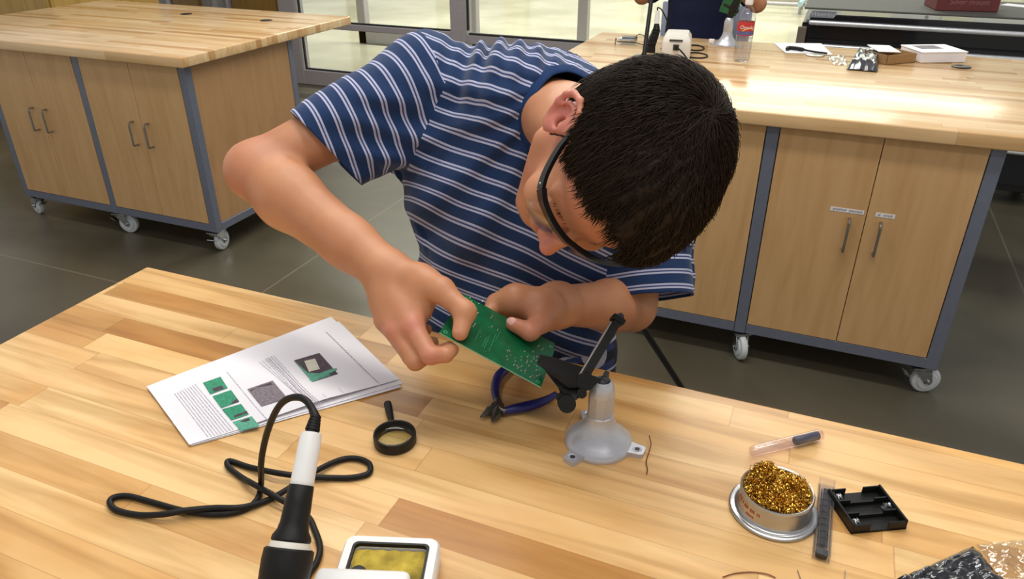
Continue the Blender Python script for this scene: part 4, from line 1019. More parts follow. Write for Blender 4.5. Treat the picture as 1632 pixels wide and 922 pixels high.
#--PART3--
# ================================================================== PEOPLE : implicit surfaces
def vv(p): return np.array([p[0], p[1], p[2]], float)
class Field:
    """smooth union of tapered capsules and ellipsoids, meshed with surface nets on sparse blocks"""
    def __init__(s): s.p = []
    def cap(s, a, b, r1, r2, k=.015, flat=None, fs=1.0, sub=False):
        # flat: axis squeezed, fs: thickness ratio along it
        s.p.append(('c', vv(a), vv(b), r1, r2, k, None if flat is None else vv(flat)/np.linalg.norm(vv(flat)), fs, sub)); return s
    def chain(s, P, R, k=.015, **kw):
        for i in range(len(P)-1): s.cap(P[i], P[i+1], R[i], R[i+1], k, **kw)
        return s
    def ell(s, c, rad, R=None, k=.015, sub=False):
        s.p.append(('e', vv(c), np.array(rad, float), np.eye(3) if R is None else np.array(R, float), k, sub)); return s
    def one(s, q, P):
        if q[0] == 'c':
            _, a, b, r1, r2, k, fl, fs, sub = q
            d = P-a
            ab = b-a
            if fl is not None:
                d = d+np.outer((d@fl)*(1/fs-1), fl); ab = ab+(ab@fl)*(1/fs-1)*fl
            L = ab@ab; t = np.clip((d@ab)/max(L, 1e-12), 0, 1)
            dd = np.sqrt(((d-t[:, None]*ab)**2).sum(1))-(r1+(r2-r1)*t)
            return dd*(fs if fl is not None and fs < 1 else 1)**.5, k, sub
        _, c, rad, R, k, sub = q
        d = (P-c)@R
        k0 = np.sqrt(((d/rad)**2).sum(1)); k1 = np.sqrt(((d/rad**2)**2).sum(1))
        return k0*(k0-1)/np.maximum(k1, 1e-9), k, sub
    def ev(s, P, act=None, nb=None):
        D = np.full(len(P), 9.0)
        for i, q in enumerate(s.p):
            if act is not None:
                m = np.repeat(act[i], nb)
                if not m.any(): continue
                pp = P[m]; d, k, sub = s.one(q, pp); cur = D[m]
            else:
                m = slice(None); d, k, sub = s.one(q, P); cur = D
            if sub:
                h = np.clip(.5-.5*(cur+d)/k, 0, 1); D[m] = cur*(1-h)-d*h+k*h*(1-h)
            else:
                h = np.clip(.5+.5*(cur-d)/k, 0, 1); D[m] = cur*(1-h)+d*h-k*h*(1-h)
        return D
    def mesh(s, lo, hi, cell, disp=None, margin=.01):
        N = 8; lo = np.array(lo, float); hi = np.array(hi, float); bs = N*cell
        nb = np.ceil((hi-lo)/bs).astype(int)
        I = np.stack(np.meshgrid(*[np.arange(n) for n in nb], indexing='ij'), -1).reshape(-1, 3)
        cc = lo+(I+.5)*bs
        D0 = s.ev(cc); hd = bs*.87
        keep = np.abs(D0) < hd*1.5+margin
        I = I[keep]; cc = cc[keep]; D0 = D0[keep]
        act = []
        for q in s.p:
            d, k, sub = s.one(q, cc)
            if sub: act.append(d < hd*1.7+k+margin)
            else: act.append(d < np.maximum(D0, 0)+2.2*hd+k+margin)
        g = np.stack(np.meshgrid(*[np.arange(N+1)]*3, indexing='ij'), -1).reshape(-1, 3)
        npts = len(g)
        P = (lo+(I[:, None, :]*N+g[None])*cell).reshape(-1, 3)
        V = s.ev(P, act, npts)
        if disp is not None: V = V+disp(P)
        V = V.reshape(-1, N+1, N+1, N+1)
        # cells
        c = [V[:, i:i+N, j:j+N, k:k+N] for i in (0, 1) for j in (0, 1) for k in (0, 1)]
        neg = sum((x < 0).astype(int) for x in c); surf = (neg > 0) & (neg < 8)
        b, x, y, z = np.nonzero(surf)
        cv = np.stack([q[b, x, y, z] for q in c], -1)
        corner = np.array([(i, j, k) for i in (0, 1) for j in (0, 1) for k in (0, 1)], float)
        acc = np.zeros((len(b), 3)); cnt = np.zeros(len(b))
        for i in range(8):
            for j in range(i+1, 8):
                if np.abs(corner[i]-corner[j]).sum() != 1: continue
                m = (cv[:, i] < 0) != (cv[:, j] < 0); t = np.where(m, cv[:, i]/np.where(m, cv[:, i]-cv[:, j], 1), 0)
                acc += np.where(m[:, None], corner[i]+(corner[j]-corner[i])*t[:, None], 0); cnt += m
        base = I[b]*N+np.stack([x, y, z], -1)
        verts = lo+(base+acc/cnt[:, None])*cell
        big = (nb*N+2).astype(np.int64)
        key = lambda q: (q[:, 0].astype(np.int64)*big[1]+q[:, 1])*big[2]+q[:, 2]
        K = key(base); o = np.argsort(K); Ks = K[o]
        quads = []
        for ax in range(3):
            sl0 = [slice(None)]+[slice(0, N)]*3; sl1 = [slice(None)]+[slice(0, N)]*3; sl1[ax+1] = slice(1, N+1)
            a_, b_ = V[tuple(sl0)], V[tuple(sl1)]
            m = (a_ < 0) != (b_ < 0); bb, xx, yy, zz = np.nonzero(m); flip = a_[bb, xx, yy, zz] < 0
            e = I[bb]*N+np.stack([xx, yy, zz], -1); u, w_ = [(1, 2), (2, 0), (0, 1)][ax]
            ids = []; ok = np.ones(len(e), bool)
            for du, dw in ((0, 0), (-1, 0), (-1, -1), (0, -1)):
                q = e.copy(); q[:, u] += du; q[:, w_] += dw; kk = key(q); ii = np.clip(np.searchsorted(Ks, kk), 0, len(Ks)-1)
                ok &= (Ks[ii] == kk) & (q.min(1) >= 0); ids.append(o[ii])
            Q = np.stack(ids, -1)
            Q = np.where(flip[:, None], Q, Q[:, ::-1]); quads.append(Q[ok])
        return verts, np.concatenate(quads)
def mesh_from(name, verts, quads, m, parent=None, smooth_it=0):
    me = bpy.data.meshes.new(name)
    me.vertices.add(len(verts)); me.vertices.foreach_set('co', verts.astype(np.float32).ravel())
    me.loops.add(len(quads)*4); me.loops.foreach_set('vertex_index', quads.astype(np.int32).ravel())
    me.polygons.add(len(quads)); me.polygons.foreach_set('loop_start', np.arange(0, len(quads)*4, 4, dtype=np.int32))
    me.polygons.foreach_set('use_smooth', np.ones(len(quads), bool))
    me.update(calc_edges=True); me.validate()
    for x in (m if isinstance(m, (list, tuple)) else [m]): me.materials.append(x)
    o = bpy.data.objects.new(name, me); C.objects.link(o)
    if parent: o.parent = parent
    return o
def relax(verts, quads, it=3, lam=.5):
    for _ in range(it):
        acc = np.zeros_like(verts); cnt = np.zeros(len(verts))
        for a in range(4):
            i, j = quads[:, a], quads[:, (a+1) % 4]
            np.add.at(acc, i, verts[j]); np.add.at(cnt, i, 1); np.add.at(acc, j, verts[i]); np.add.at(cnt, j, 1)
        verts = verts+(acc/np.maximum(cnt, 1)[:, None]-verts)*lam
    return verts
def smooth_noise(P, freq, seed):
    """cheap band-limited noise from a few random plane waves"""
    r = np.random.RandomState(seed); out = np.zeros(len(P))
    for i in range(7):
        w_ = r.randn(3)*freq; out += np.sin(P@w_+r.rand()*6.28)
    return out/7

# ------------------------------------------------------------------ head frame
HC = Vector((-.2059, .7977, 1.2335))
HF = Vector((-.2815, -.6254, -.7277)).normalized(); HL = Vector((.5886, .4864, -.6457)).normalized(); HU = HF.cross(HL).normalized()
HR = Matrix((HF, HL, HU)).transposed(); HRn = np.array(HR)
def hd(x, y, z): return HC+HF*x+HL*y+HU*z

# ------------------------------------------------------------------ skeleton
RS, RE, RW = at(688, 128, d=1.13), at(406, 271, d=1.055), at(615, 432, d=.965)
LS, LE, LW = at(1035, 300, d=1.21), at(1005, 487, d=1.17), at(888, 486, d=1.03)
NB = at(880, 178, d=1.045)
CH, BE, PV_ = at(805, 300, d=1.19), at(812, 450, d=1.23), at(815, 560, d=1.31)
lat = (LS-RS).normalized()
B = Field()
# arms
B.cap(RS, RS.lerp(RE, .5), .050, .043, .02); B.cap(RS.lerp(RE, .45), RE, .043, .037, .02)
up_ = Vector((0, 0, 1))
B.cap(RE, RE.lerp(RW, .28), .0385, .0435, .02); B.cap(RE.lerp(RW, .28), RE.lerp(RW, .75), .0435, .0335, .02); B.cap(RE.lerp(RW, .72), RW, .034, .0300, .015)
B.cap(LS, LE, .050, .037, .02); B.cap(LE, LE.lerp(LW, .3), .037, .0375, .02); B.cap(LE.lerp(LW, .3), LW, .0375, .0275, .02)
# torso, neck, pelvis
B.cap(RS, LS, .058, .058, .04)
B.ell(CH.lerp(NB, .35)+FWD*.02, (.15, .10, .15), np.array(Matrix((lat, FWD, lat.cross(FWD))).transposed()), .05)
B.ell(BE+FWD*.02, (.135, .10, .17), None, .05)
B.ell(PV_+Vector((0, .02, -.02)), (.15, .105, .12), None, .05)
NK = hd(-.035, 0, -.035)
B.cap(NB+FWD*.035+lat*.01, NK, .058, .052, .03); B.cap(NB+lat*-.02+FWD*.02, hd(.0, -.035, -.03), .036, .028, .03); B.cap(NB+lat*.05+FWD*.01, hd(.0, .035, -.03), .042, .030, .03)
# legs down to the floor
hipc = PV_+Vector((0, .02, -.06))
for sx in (-1, 1):
    h_ = hipc+Vector((sx*.085, 0, 0)); k_ = Vector((h_.x+sx*.03, h_.y+.0, .48)); an = Vector((k_.x+sx*.02, h_.y+.05, .09))
    B.cap(h_, k_, .082, .056, .03); B.cap(k_, k_.lerp(an, .35)+Vector((0, .012, 0)), .054, .055, .02); B.cap(k_.lerp(an, .35)+Vector((0, .012, 0)), an, .055, .036, .02)
    B.cap(an, an+Vector((sx*.01, -.13, -.05)), .036, .030, .02)
# head
def he(c, r, k=.012, sub=False): B.ell(hd(*c), r, HRn, k, sub)
def hcp(a, b, r1, r2, k=.01, sub=False, flat=None, fs=1): B.cap(hd(*a), hd(*b), r1, r2, k, flat=flat, fs=fs, sub=sub)
he((-.012, 0, .045), (.095, .075, .082)); he((.045, 0, .045), (.048, .062, .055), .02); he((.035, 0, -.03), (.056, .056, .070), .02)
he((.0, 0, -.02), (.060, .058, .060), .02); hcp((.01, -.056, -.062), (.072, -.018, -.098), .016, .016, .02); hcp((.01, .056, -.062), (.072, .018, -.098), .016, .016, .02)
he((.080, 0, -.098), (.018, .020, .016), .012); he((.075, 0, -.060), (.024, .030, .030), .015)
for s_ in (-1, 1):
    he((.068, s_*.042, -.030), (.026, .024, .022), .016); hcp((.083, s_*.012, .014), (.068, s_*.050, .012), .0095, .009, .012)
    he((.091, s_*.031, -.006), (.013, .017, .011), .010, True); he((.0735, s_*.0315, -.006), (.0125, .0125, .0125), .003)
    hcp((.085, s_*.018, -.0045), (.0795, s_*.045, -.005), .0032, .0028, .004); 
    he((.104, s_*.0125, -.036), (.010, .0075, .0075), .005)
hcp((.094, 0, .010), (.114, 0, -.030), .0065, .0095, .008); he((.117, 0, -.033), (.0095, .010, .0085), .005)
for s_ in (-1, 1): he((.107, s_*.0065, -.0415), (.005, .0032, .003), .003, True)
he((.098, 0, -.0575), (.009, .022, .0050), .006); he((.096, 0, -.0685), (.009, .019, .0058), .006); hcp((.106, -.018, -.0628), (.106, .018, -.0628), .0014, .0014, .003, True)
for s_ in (-1, 1):
    # ear: a tilted plate with helix, bowl and lobe; its back edge stands away from the skull
    ew = lambda x, z, o=0: (x, s_*(.0795-.42*(x-.012)+o), z)
    outer = [(.012, .006), (.013, .020), (.006, .032), (-.006, .037), (-.019, .032), (-.026, .018), (-.026, .003), (-.020, -.011), (-.010, -.022), (-.001, -.029), (.008, -.026), (.010, -.014)]
    he(ew(-.006, .004, -.003), (.019, .0055, .033), .005)
    for a, b in zip(outer, outer[1:]): hcp(ew(*a, .001), ew(*b, .001), .0040, .0040, .003)
    he(ew(.000, -.023), (.009, .0050, .009), .005)
    he(ew(-.005, .004, .0075), (.0135, .0085, .019), .003, True)
    he(ew(.002, -.001, .002), (.007, .010, .009), .003, True)
    hcp(ew(-.016, -.008, .001), ew(-.0175, .012, .001), .0026, .0026, .003); hcp(ew(-.0175, .012, .001), ew(-.008, .027, -.001), .0026, .0024, .003)
    hcp(ew(.011, -.008, .000), ew(.011, .001, .001), .0042, .0038, .003)

# ------------------------------------------------------------------ hands
def hand_R():
    W = RW
    mI, mM, mR_, mP = at(657, 518, d=.918), at(630, 525, d=.925), at(613, 510, d=.942), at(608, 490, d=.962)
    fl = (mI-W).cross(mP-W).normalized()
    for m, r in ((mI, .0145), (mM, .0145), (mR_, .0135), (mP, .0125)): B.cap(W.lerp(m, .05), m, .023, r, .014)
    B.cap(mI, mP, .012, .011, .010)
    cm = at(668, 448, d=.945); tm = at(703, 462, d=.918); ti = at(741, 497, d=.900); tt = bp(728, 540, .0112)
    B.cap(W, cm, .024, .021, .015); B.cap(cm, tm, .021, .0165, .014); B.cap(tm, ti, .0150, .0125, .008); B.cap(ti, tt, .0128, .0100, .006); B.ell(ti, (.0138,)*3, None, .005)
    B.cap(cm.lerp(tm, .4), mI.lerp(W, .25), .014, .013, .014)          # web of the thumb
    B.cap(at(676, 470, d=.945), at(672, 495, d=.935), .016, .014, .014)
    ip = at(686, 566, d=.893); it_ = bp(716, 553, -.0125); tip = bp(727, 547, -.0115)
    B.cap(mI, ip, .0128, .0112, .006); B.cap(ip, it_, .0110, .0095, .005); B.cap(it_, tip, .0095, .0078, .004)
    mp = at(662, 576, d=.910); mt = at(700, 560, d=.925)
    B.cap(mM, mp, .0128, .0108, .006); B.cap(mp, mt, .0105, .0085, .005); B.cap(mt, bp(722, 540, -.014), .0085, .0075, .004)
    rp = at(655, 570, d=.937); B.cap(mR_, rp, .0120, .0100, .005); B.cap(rp, at(690, 545, d=.955), .0098, .0080, .005)
    pp = at(650, 552, d=.960); B.cap(mP, pp, .0108, .0090, .005); B.cap(pp, at(680, 525, d=.968), .0088, .0075, .005)
hand_R()
def hand_L():
    W = LW
    # palm and thenar, fingers pass under the upper edge of the board
    kI, kM, kR, kP = at(822, 478, d=.985), at(832, 494, d=1.003), at(842, 508, d=1.020), at(852, 520, d=1.035)
    for m, r in ((kI, .0150), (kM, .0145), (kR, .0135), (kP, .0125)): B.cap(W, m, .025, r, .014)
    B.cap(kI, kP, .012, .011, .010)
    iP, iT = at(790, 482, d=.990), bp(777, 500, -.016)
    B.cap(kI, iP, .0170, .0125, .012); B.cap(iP, iT, .0108, .0095, .005); B.cap(iT, bp(788, 525, -.0135), .0092, .0078, .004)
    for (k, p, u, v) in ((kM, at(800, 506, d=1.01), 805, 530), (kR, at(815, 520, d=1.02), 822, 538), (kP, at(830, 530, d=1.025), 840, 545)):
        q = bp(u, v-14, -.024); B.cap(k, p, .0122, .0102, .005); B.cap(p, q, .0100, .0085, .005); B.cap(q, bp(u, v, -.0135), .0085, .0075, .004)
    cm = at(868, 492, d=.985); tm = at(862, 512, d=.958); ti = at(845, 528, d=.936); tt = bp(812, 525, .0100)
    B.cap(W, cm, .026, .023, .016); B.cap(cm, tm, .0205, .0160, .012); B.cap(tm, ti, .0142, .0122, .005); B.cap(ti, tt, .0118, .0092, .004)
    B.cap(cm, kI, .021, .018, .018); B.cap(cm, kM, .020, .015, .016)
hand_L()
def skin_mat():
    m, t, p = newmat('skin')
    tc = t.nodes.new('ShaderNodeTexCoord')
    n = t.nodes.new('ShaderNodeTexNoise'); n.inputs['Scale'].default_value = 14; n.inputs['Detail'].default_value = 5; t.links.new(tc.outputs['Object'], n.inputs['Vector'])
    r = t.nodes.new('ShaderNodeValToRGB'); t.links.new(n.outputs[0], r.inputs[0])
    r.color_ramp.elements[0].position = .3; r.color_ramp.elements[0].color = (.47, .195, .092, 1)
    r.color_ramp.elements[1].position = .7; r.color_ramp.elements[1].color = (.58, .27, .135, 1)
    at_ = t.nodes.new('ShaderNodeAttribute'); at_.attribute_name = 'flush'
    mx = t.nodes.new('ShaderNodeMix'); mx.data_type = 'RGBA'; t.links.new(at_.outputs['Fac'], mx.inputs[0]); t.links.new(r.outputs[0], mx.inputs[6]); mx.inputs[7].default_value = (.62, .20, .16, 1)
    t.links.new(mx.outputs[2], p.inputs['Base Color'])
    p.inputs['Roughness'].default_value = .48; p.inputs['Subsurface Weight'].default_value = .12; p.inputs['Subsurface Radius'].default_value = (.01, .004, .002); p.inputs['Subsurface Scale'].default_value = .6
    n2 = t.nodes.new('ShaderNodeTexNoise'); n2.inputs['Scale'].default_value = 260; n2.inputs['Detail'].default_value = 3; t.links.new(tc.outputs['Object'], n2.inputs['Vector'])
    b = t.nodes.new('ShaderNodeBump'); b.inputs['Strength'].default_value = .12; b.inputs['Distance'].default_value = .001
    t.links.new(n2.outputs[0], b.inputs['Height']); t.links.new(b.outputs[0], p.inputs['Normal'])
    return m
M['skin'] = skin_mat()
lo, hi = (-.90, .52, -.0), (.03, 1.62, 1.46)
bv, bq = B.mesh(lo, hi, .0025)
bv = relax(bv, bq, 2, .4)
# warm flush on knuckles, nose, ear
fl = np.zeros(len(bv))
for c_, r_, a_ in ((at(657, 518, d=.905), .018, .6), (at(627, 526, d=.915), .018, .5), (at(686, 572, d=.885), .02, .5), (at(727, 528, d=.90), .02, .35), (hd(.115, 0, -.033), .028, .7), (hd(-.010, -.092, .0), .045, 1.0), (at(840, 520, d=.93), .035, .35), (hd(.06, -.04, .05), .05, .35), (hd(.06, .0, .05), .05, .35), (RE, .05, .3), (hd(.06, -.04, -.05), .045, .25)):
    fl = np.maximum(fl, a_*np.exp(-((bv-vv(c_))**2).sum(1)/r_**2))
person = bpy.data.objects.new('person', None); C.objects.link(person)
tag(person, 'young man in a blue striped t-shirt and glasses, bent over the green board', 'person')
body = mesh_from('body', bv, bq, M['skin'], person)
fa_ = body.data.attributes.new('flush', 'FLOAT', 'POINT'); fa_.data.foreach_set('value', fl.astype(np.float32))
# thumb nails
M['nail'] = mat('finger_nail', (.70, .40, .33), .3, 0, .03)
mb = MB()
nd = (bp(812, 525, .0100)-at(845, 528, d=.936)).normalized(); nn_ = (-FWD*.9+Vector((0, 0, .35))).normalized(); nn_ = (nn_-nd*nn_.dot(nd)).normalized(); ns = nd.cross(nn_)
pc = bp(817, 512, .0105)+nn_*.0058-nd*.001
mb.sphere(tuple(bp(814, 525, .0100)+nn_*.0088), .0070, (1.15, .85, .34), 16, Matrix((nd, ns, nn_)).transposed()); mb.build('thumb_nail', M['nail'], person, True, angle=180)

# ------------------------------------------------------------------ T-shirt
T_ = Field()
ax_t = (NB-BE).normalized()
latR = np.array(Matrix((lat, FWD, lat.cross(FWD))).transposed())
T_.cap(RS+FWD*.0, LS, .070, .070, .05)
T_.cap(NB+lat*-.06+FWD*.035, NB+lat*.08+FWD*.05, .075, .07, .05)
mid_ = RS.lerp(LS, .5)
T_.ell(CH.lerp(NB, .42)+FWD*.015, (.178, .115, .17), latR, .05)
lt2 = (lat+Vector((1, 0, 0))).normalized(); f2 = (Vector((0, 1, 0))-lt2*lt2.y).normalized()
R2 = np.array(Matrix((lt2, f2, lt2.cross(f2))).transposed())
T_.ell(CH+Vector((.0, .02, -.03)), (.168, .125, .17), R2, .05)
T_.ell(BE+Vector((-.0, .015, -.01)), (.165, .125, .17), None, .05)
T_.ell(PV_+Vector((-.01, .02, .04)), (.172, .13, .13), None, .04)
# sleeves
da = (RE-RS).normalized(); sR0 = RS+da*.02; sR1 = RS.lerp(RE, .66)
drop = Vector((0, 0, -1)); drop = (drop-da*drop.dot(da)).normalized()
T_.cap(sR0, RS.lerp(RE, .8)+drop*.006, .062, .0515, .035); T_.cap(sR0+drop*.02, RS.lerp(RE, .8)+drop*.048, .052, .046, .05); T_.cap(sR0+drop*.02-lat*.0, RS.lerp(RE, .3)+drop*.04, .06, .05, .05)
dl = Vector(at(1046, 455, d=1.165)-at(1036, 330, d=1.18)).normalized(); l0, l1 = at(1036, 320, d=1.18), at(1043, 492, d=1.155)
T_.cap(LS, l0, .072, .07, .04); T_.cap(l0, l1, .070, .066, .04)
# neck hole cut along the neck
nax = (NK-NB).normalized()
ncc = NB+nax*.012+lat*.010+FWD*.006
def folds(P):
    d = np.zeros(len(P))
    d += .0035*smooth_noise(P, 28, 3)+.0016*smooth_noise(P, 70, 5)
    X = (P-vv(NB))@vv(lat); U = (P-vv(NB))@vv(ax_t); Fd = (P-vv(NB))@vv(FWD)
    # hanging folds down the front, radiating from the neck
    ang = np.arctan2(X+.0, -U+.05)
    w_ = np.exp(-((U+.20)/.2)**2)*(Fd < .12)
    d += w_*.0075*np.sin(ang*17+smooth_noise(P, 9, 8)*2.5)
    # cross wrinkles towards the waist
    w2 = np.clip((-U-.18)/.12, 0, 1); d += w2*.0065*np.sin((U*70+X*40)+smooth_noise(P, 12, 9)*3)
    # gathers behind the shoulder beside the collar
    w3 = np.exp(-(((P-vv(at(800, 95, d=1.06)))**2).sum(1))/.07**2); d += w3*.009*np.sin(X*230+U*60)
    w4 = np.exp(-(((P-vv(at(625, 215, d=1.08)))**2).sum(1))/.07**2); d += w4*.006*np.sin(((P-vv(RS))@vv(drop))*120+((P-vv(RS))@vv(da))*90)
    return d
sv, sq = T_.mesh((-.90, .60, .72), (.12, 1.55, 1.46), .0034, disp=folds, margin=.02)
sv = relax(sv, sq, 2, .4)
def P2(p): return vv(p)
cen = sv[sq].mean(1)
keepf = np.ones(len(sq), bool)
# sleeve ends
hemR = vv(RS.lerp(RE, .665)+drop*.0); nR = vv(da)+vv(drop)*.30; nR /= np.linalg.norm(nR)
def sd_plane(P, c, n): return (P-c)@n
keepf &= ~((sd_plane(cen, hemR, nR) > 0) & (np.linalg.norm(cen-hemR, axis=1) < .16))
hemL = vv(at(1043, 473, d=1.155)); nL = vv(dl)
keepf &= ~((sd_plane(cen, hemL, nL) > 0) & (np.linalg.norm(cen-hemL, axis=1) < .105) & ((cen-hemL)@np.array([1, 0, 0]) > -.075))
# neck opening
nc = vv(ncc); na = vv(nax); rel = cen-nc; axd_ = rel@na; rad = np.linalg.norm(rel-np.outer(axd_, na), axis=1)
NR_ = .066
keepf &= ~((rad < NR_) & (axd_ > -.06) & (axd_ < .14) & True)
# bottom hem
hemz = .80
keepf &= cen[:, 2] > hemz+.01*np.sin(cen[:, 0]*25)
sq2 = sq[keepf]
# snap opening borders so that hems are clean
used = np.unique(sq2); remap = -np.ones(len(sv), int); remap[used] = np.arange(len(used)); sv2 = sv[used].copy(); sq2 = remap[sq2]
ed = np.concatenate([np.sort(sq2[:, [a, (a+1) % 4]], 1) for a in range(4)]); ek = ed[:, 0].astype(np.int64)*len(sv2)+ed[:, 1]
uk, uc = np.unique(ek, return_counts=True); be = uk[uc == 1]; bverts = np.unique(np.concatenate([be//len(sv2), be % len(sv2)]))
for c_, n_, R_ in ((hemR, nR, .17), (hemL, nL, .115)):
    q = sv2[bverts]; dd = (q-c_)@n_; m = (np.abs(dd) < .009) & (np.linalg.norm(q-c_, axis=1) < R_); sv2[bverts[m]] = q[m]-np.outer(dd[m], n_)
q = sv2[bverts]; rl = q-nc; a_d = rl@na; pr = rl-np.outer(a_d, na); rr = np.linalg.norm(pr, axis=1); m = (np.abs(rr-NR_) < .01) & (a_d > -.08) & (a_d < .15)
sv2[bverts[m]] = nc+np.outer(a_d[m], na)+pr[m]*(NR_/rr[m])[:, None]
# stripe coordinate
def shirt_mat():
    m, t, p = newmat('striped_jersey')
    a = t.nodes.new('ShaderNodeAttribute'); a.attribute_name = 'stripe'
    fr = mathn(t, 'FRACT', mathn(t, 'DIVIDE', a.outputs['Fac'], .0225))
    def band(x0, x1): return mathn(t, 'MULTIPLY', mathn(t, 'GREATER_THAN', fr, x0), mathn(t, 'LESS_THAN', fr, x1))
    w_ = mathn(t, 'ADD', band(.30, .42), band(.52, .64)); mid = band(.42, .52)
    tc = t.nodes.new('ShaderNodeTexCoord'); n = t.nodes.new('ShaderNodeTexNoise'); n.inputs['Scale'].default_value = 900; n.inputs['Detail'].default_value = 2; t.links.new(tc.outputs['Object'], n.inputs['Vector'])
    r = t.nodes.new('ShaderNodeValToRGB'); t.links.new(n.outputs[0], r.inputs[0]); r.color_ramp.elements[0].color = (.011, .028, .090, 1); r.color_ramp.elements[1].color = (.020, .050, .140, 1)
    m1 = t.nodes.new('ShaderNodeMix'); m1.data_type = 'RGBA'; t.links.new(mid, m1.inputs[0]); t.links.new(r.outputs[0], m1.inputs[6]); m1.inputs[7].default_value = (.045, .07, .19, 1)
    m2 = t.nodes.new('ShaderNodeMix'); m2.data_type = 'RGBA'; t.links.new(w_, m2.inputs[0]); t.links.new(m1.outputs[2], m2.inputs[6]); m2.inputs[7].default_value = (.46, .47, .62, 1)
    t.links.new(m2.outputs[2], p.inputs['Base Color']); p.inputs['Roughness'].default_value = .9; p.inputs['Sheen Weight'].default_value = .15; p.inputs['Specular IOR Level'].default_value = .15
    b = t.nodes.new('ShaderNodeBump'); b.inputs['Strength'].default_value = .25; b.inputs['Distance'].default_value = .0006; t.links.new(n.outputs[0], b.inputs['Height']); t.links.new(b.outputs[0], p.inputs['Normal'])
    return m
M['shirt'] = shirt_mat()
M['collar'] = mat('navy_rib', (.016, .038, .115), .9, 0, .12, 400, .3, 700, spec=.15)
cen2 = sv2[sq2].mean(1)
seamR = vv(RS)+vv(da)*.004; onR = ((cen2-seamR)@vv(da+lat*-.35) > 0) & ((cen2-vv(RS))@vv(lat) < .02)
onL = ((cen2-vv(l0))@vv(dl) > .0) & ((cen2-vv(l0))@vv(Vector((1, 0, 0))) > -.078) & (np.linalg.norm((cen2-vv(l1))-np.outer((cen2-vv(l1))@vv(dl), vv(dl)), axis=1) < .082)
tors = (sv2-vv(NB))@vv((ax_t*.92+lat.cross(FWD)*-.0).normalized())+.004*smooth_noise(sv2, 14, 21)
ax_s = vv((RS-LS).cross(FWD).normalized()); 
if ax_s@np.array(vv(ax_t)) < 0: ax_s = -ax_s
tors = (sv2-vv(NB))@(ax_s*1.0); low_ = np.clip((-tors-.12)/.15, 0, 1); tors = tors+(.004+.007*low_)*smooth_noise(sv2, 26, 21)
slR = (sv2-vv(RS))@vv((da-drop*.12).normalized())+.0015*smooth_noise(sv2, 20, 22)
slL = (sv2-vv(l0))@vv(dl)+.003*smooth_noise(sv2, 22, 23)
ls = np.where(onR[:, None], slR[sq2], np.where(onL[:, None], slL[sq2], tors[sq2]))
shirt = mesh_from('t_shirt', sv2, sq2, M['shirt'], person)
assert len(shirt.data.loops) == ls.size
sa = shirt.data.attributes.new('stripe', 'FLOAT', 'CORNER'); sa.data.foreach_set('value', ls.astype(np.float32).ravel())
so = shirt.modifiers.new('cloth', 'SOLIDIFY'); so.thickness = .0016; so.offset = -1
# collar rib following the opening
q = sv2[bverts]; rl = q-nc; a_d = rl@na; pr = rl-np.outer(a_d, na); rr = np.linalg.norm(pr, axis=1); m = (np.abs(rr-NR_) < .012) & (a_d > -.08) & (a_d < .15)
e1_ = vv(lat)-na*(vv(lat)@na); e1_ /= np.linalg.norm(e1_); e2_ = np.cross(na, e1_)
th_ = np.arctan2(pr[m]@e2_, pr[m]@e1_); aa_ = a_d[m]
mb = MB(); NN = 96; rings = []
for i in range(NN):
    t0 = -PI+2*PI*i/NN; w_ = np.exp(-((np.angle(np.exp(1j*(th_-t0))))/.12)**2); h0 = (w_*aa_).sum()/w_.sum()
    d0 = e1_*math.cos(t0)+e2_*math.sin(t0)
    prof_ = [(NR_+.0045, -.0085), (NR_+.0035, -.001), (NR_-.001, .006), (NR_-.0035, .0125), (NR_-.0050, .0120), (NR_-.0035, .004), (NR_+.001, -.0085)]
    rings.append([mb.b.verts.new(Vector(nc+na*(h0+z)+d0*r)) for r, z in prof_])
for i in range(NN):
    a_, b_ = rings[i], rings[(i+1) % NN]
    for k in range(len(a_)): mb.b.faces.new((a_[k], a_[(k+1) % len(a_)], b_[(k+1) % len(a_)], b_[k]))
mb._new([v for r in rings for v in r]); mb.build('collar', M['collar'], person, True, angle=180)

# ------------------------------------------------------------------ plaid shorts, shoes
def plaid():
    m, t, p = newmat('plaid_cotton')
    tc = t.nodes.new('ShaderNodeTexCoord'); mp = t.nodes.new('ShaderNodeMapping'); mp.inputs['Rotation'].default_value = (.3, .35, .5); t.links.new(tc.outputs['Object'], mp.inputs[0])
    s = t.nodes.new('ShaderNodeSeparateXYZ'); t.links.new(mp.outputs[0], s.inputs[0])
    def bars(sock, per, lo_, hi_): f = mathn(t, 'FRACT', mathn(t, 'DIVIDE', sock, per)); return mathn(t, 'MULTIPLY', mathn(t, 'GREATER_THAN', f, lo_), mathn(t, 'LESS_THAN', f, hi_))
    wht = mathn(t, 'MAXIMUM', bars(s.outputs['X'], .045, .1, .2), bars(s.outputs['Z'], .045, .1, .2)); blk = mathn(t, 'MAXIMUM', bars(s.outputs['X'], .045, .5, .85), bars(s.outputs['Z'], .045, .5, .85))
    a = t.nodes.new('ShaderNodeMix'); a.data_type = 'RGBA'; t.links.new(blk, a.inputs[0]); a.inputs[6].default_value = (.03, .05, .16, 1); a.inputs[7].default_value = (.008, .01, .02, 1)
    b = t.nodes.new('ShaderNodeMix'); b.data_type = 'RGBA'; t.links.new(wht, b.inputs[0]); t.links.new(a.outputs[2], b.inputs[6]); b.inputs[7].default_value = (.42, .43, .5, 1)
    t.links.new(b.outputs[2], p.inputs['Base Color']); p.inputs['Roughness'].default_value = .9; return m
F_ = Field()
F_.ell(PV_+Vector((.005, .015, .015)), (.177, .137, .12), None, .05)
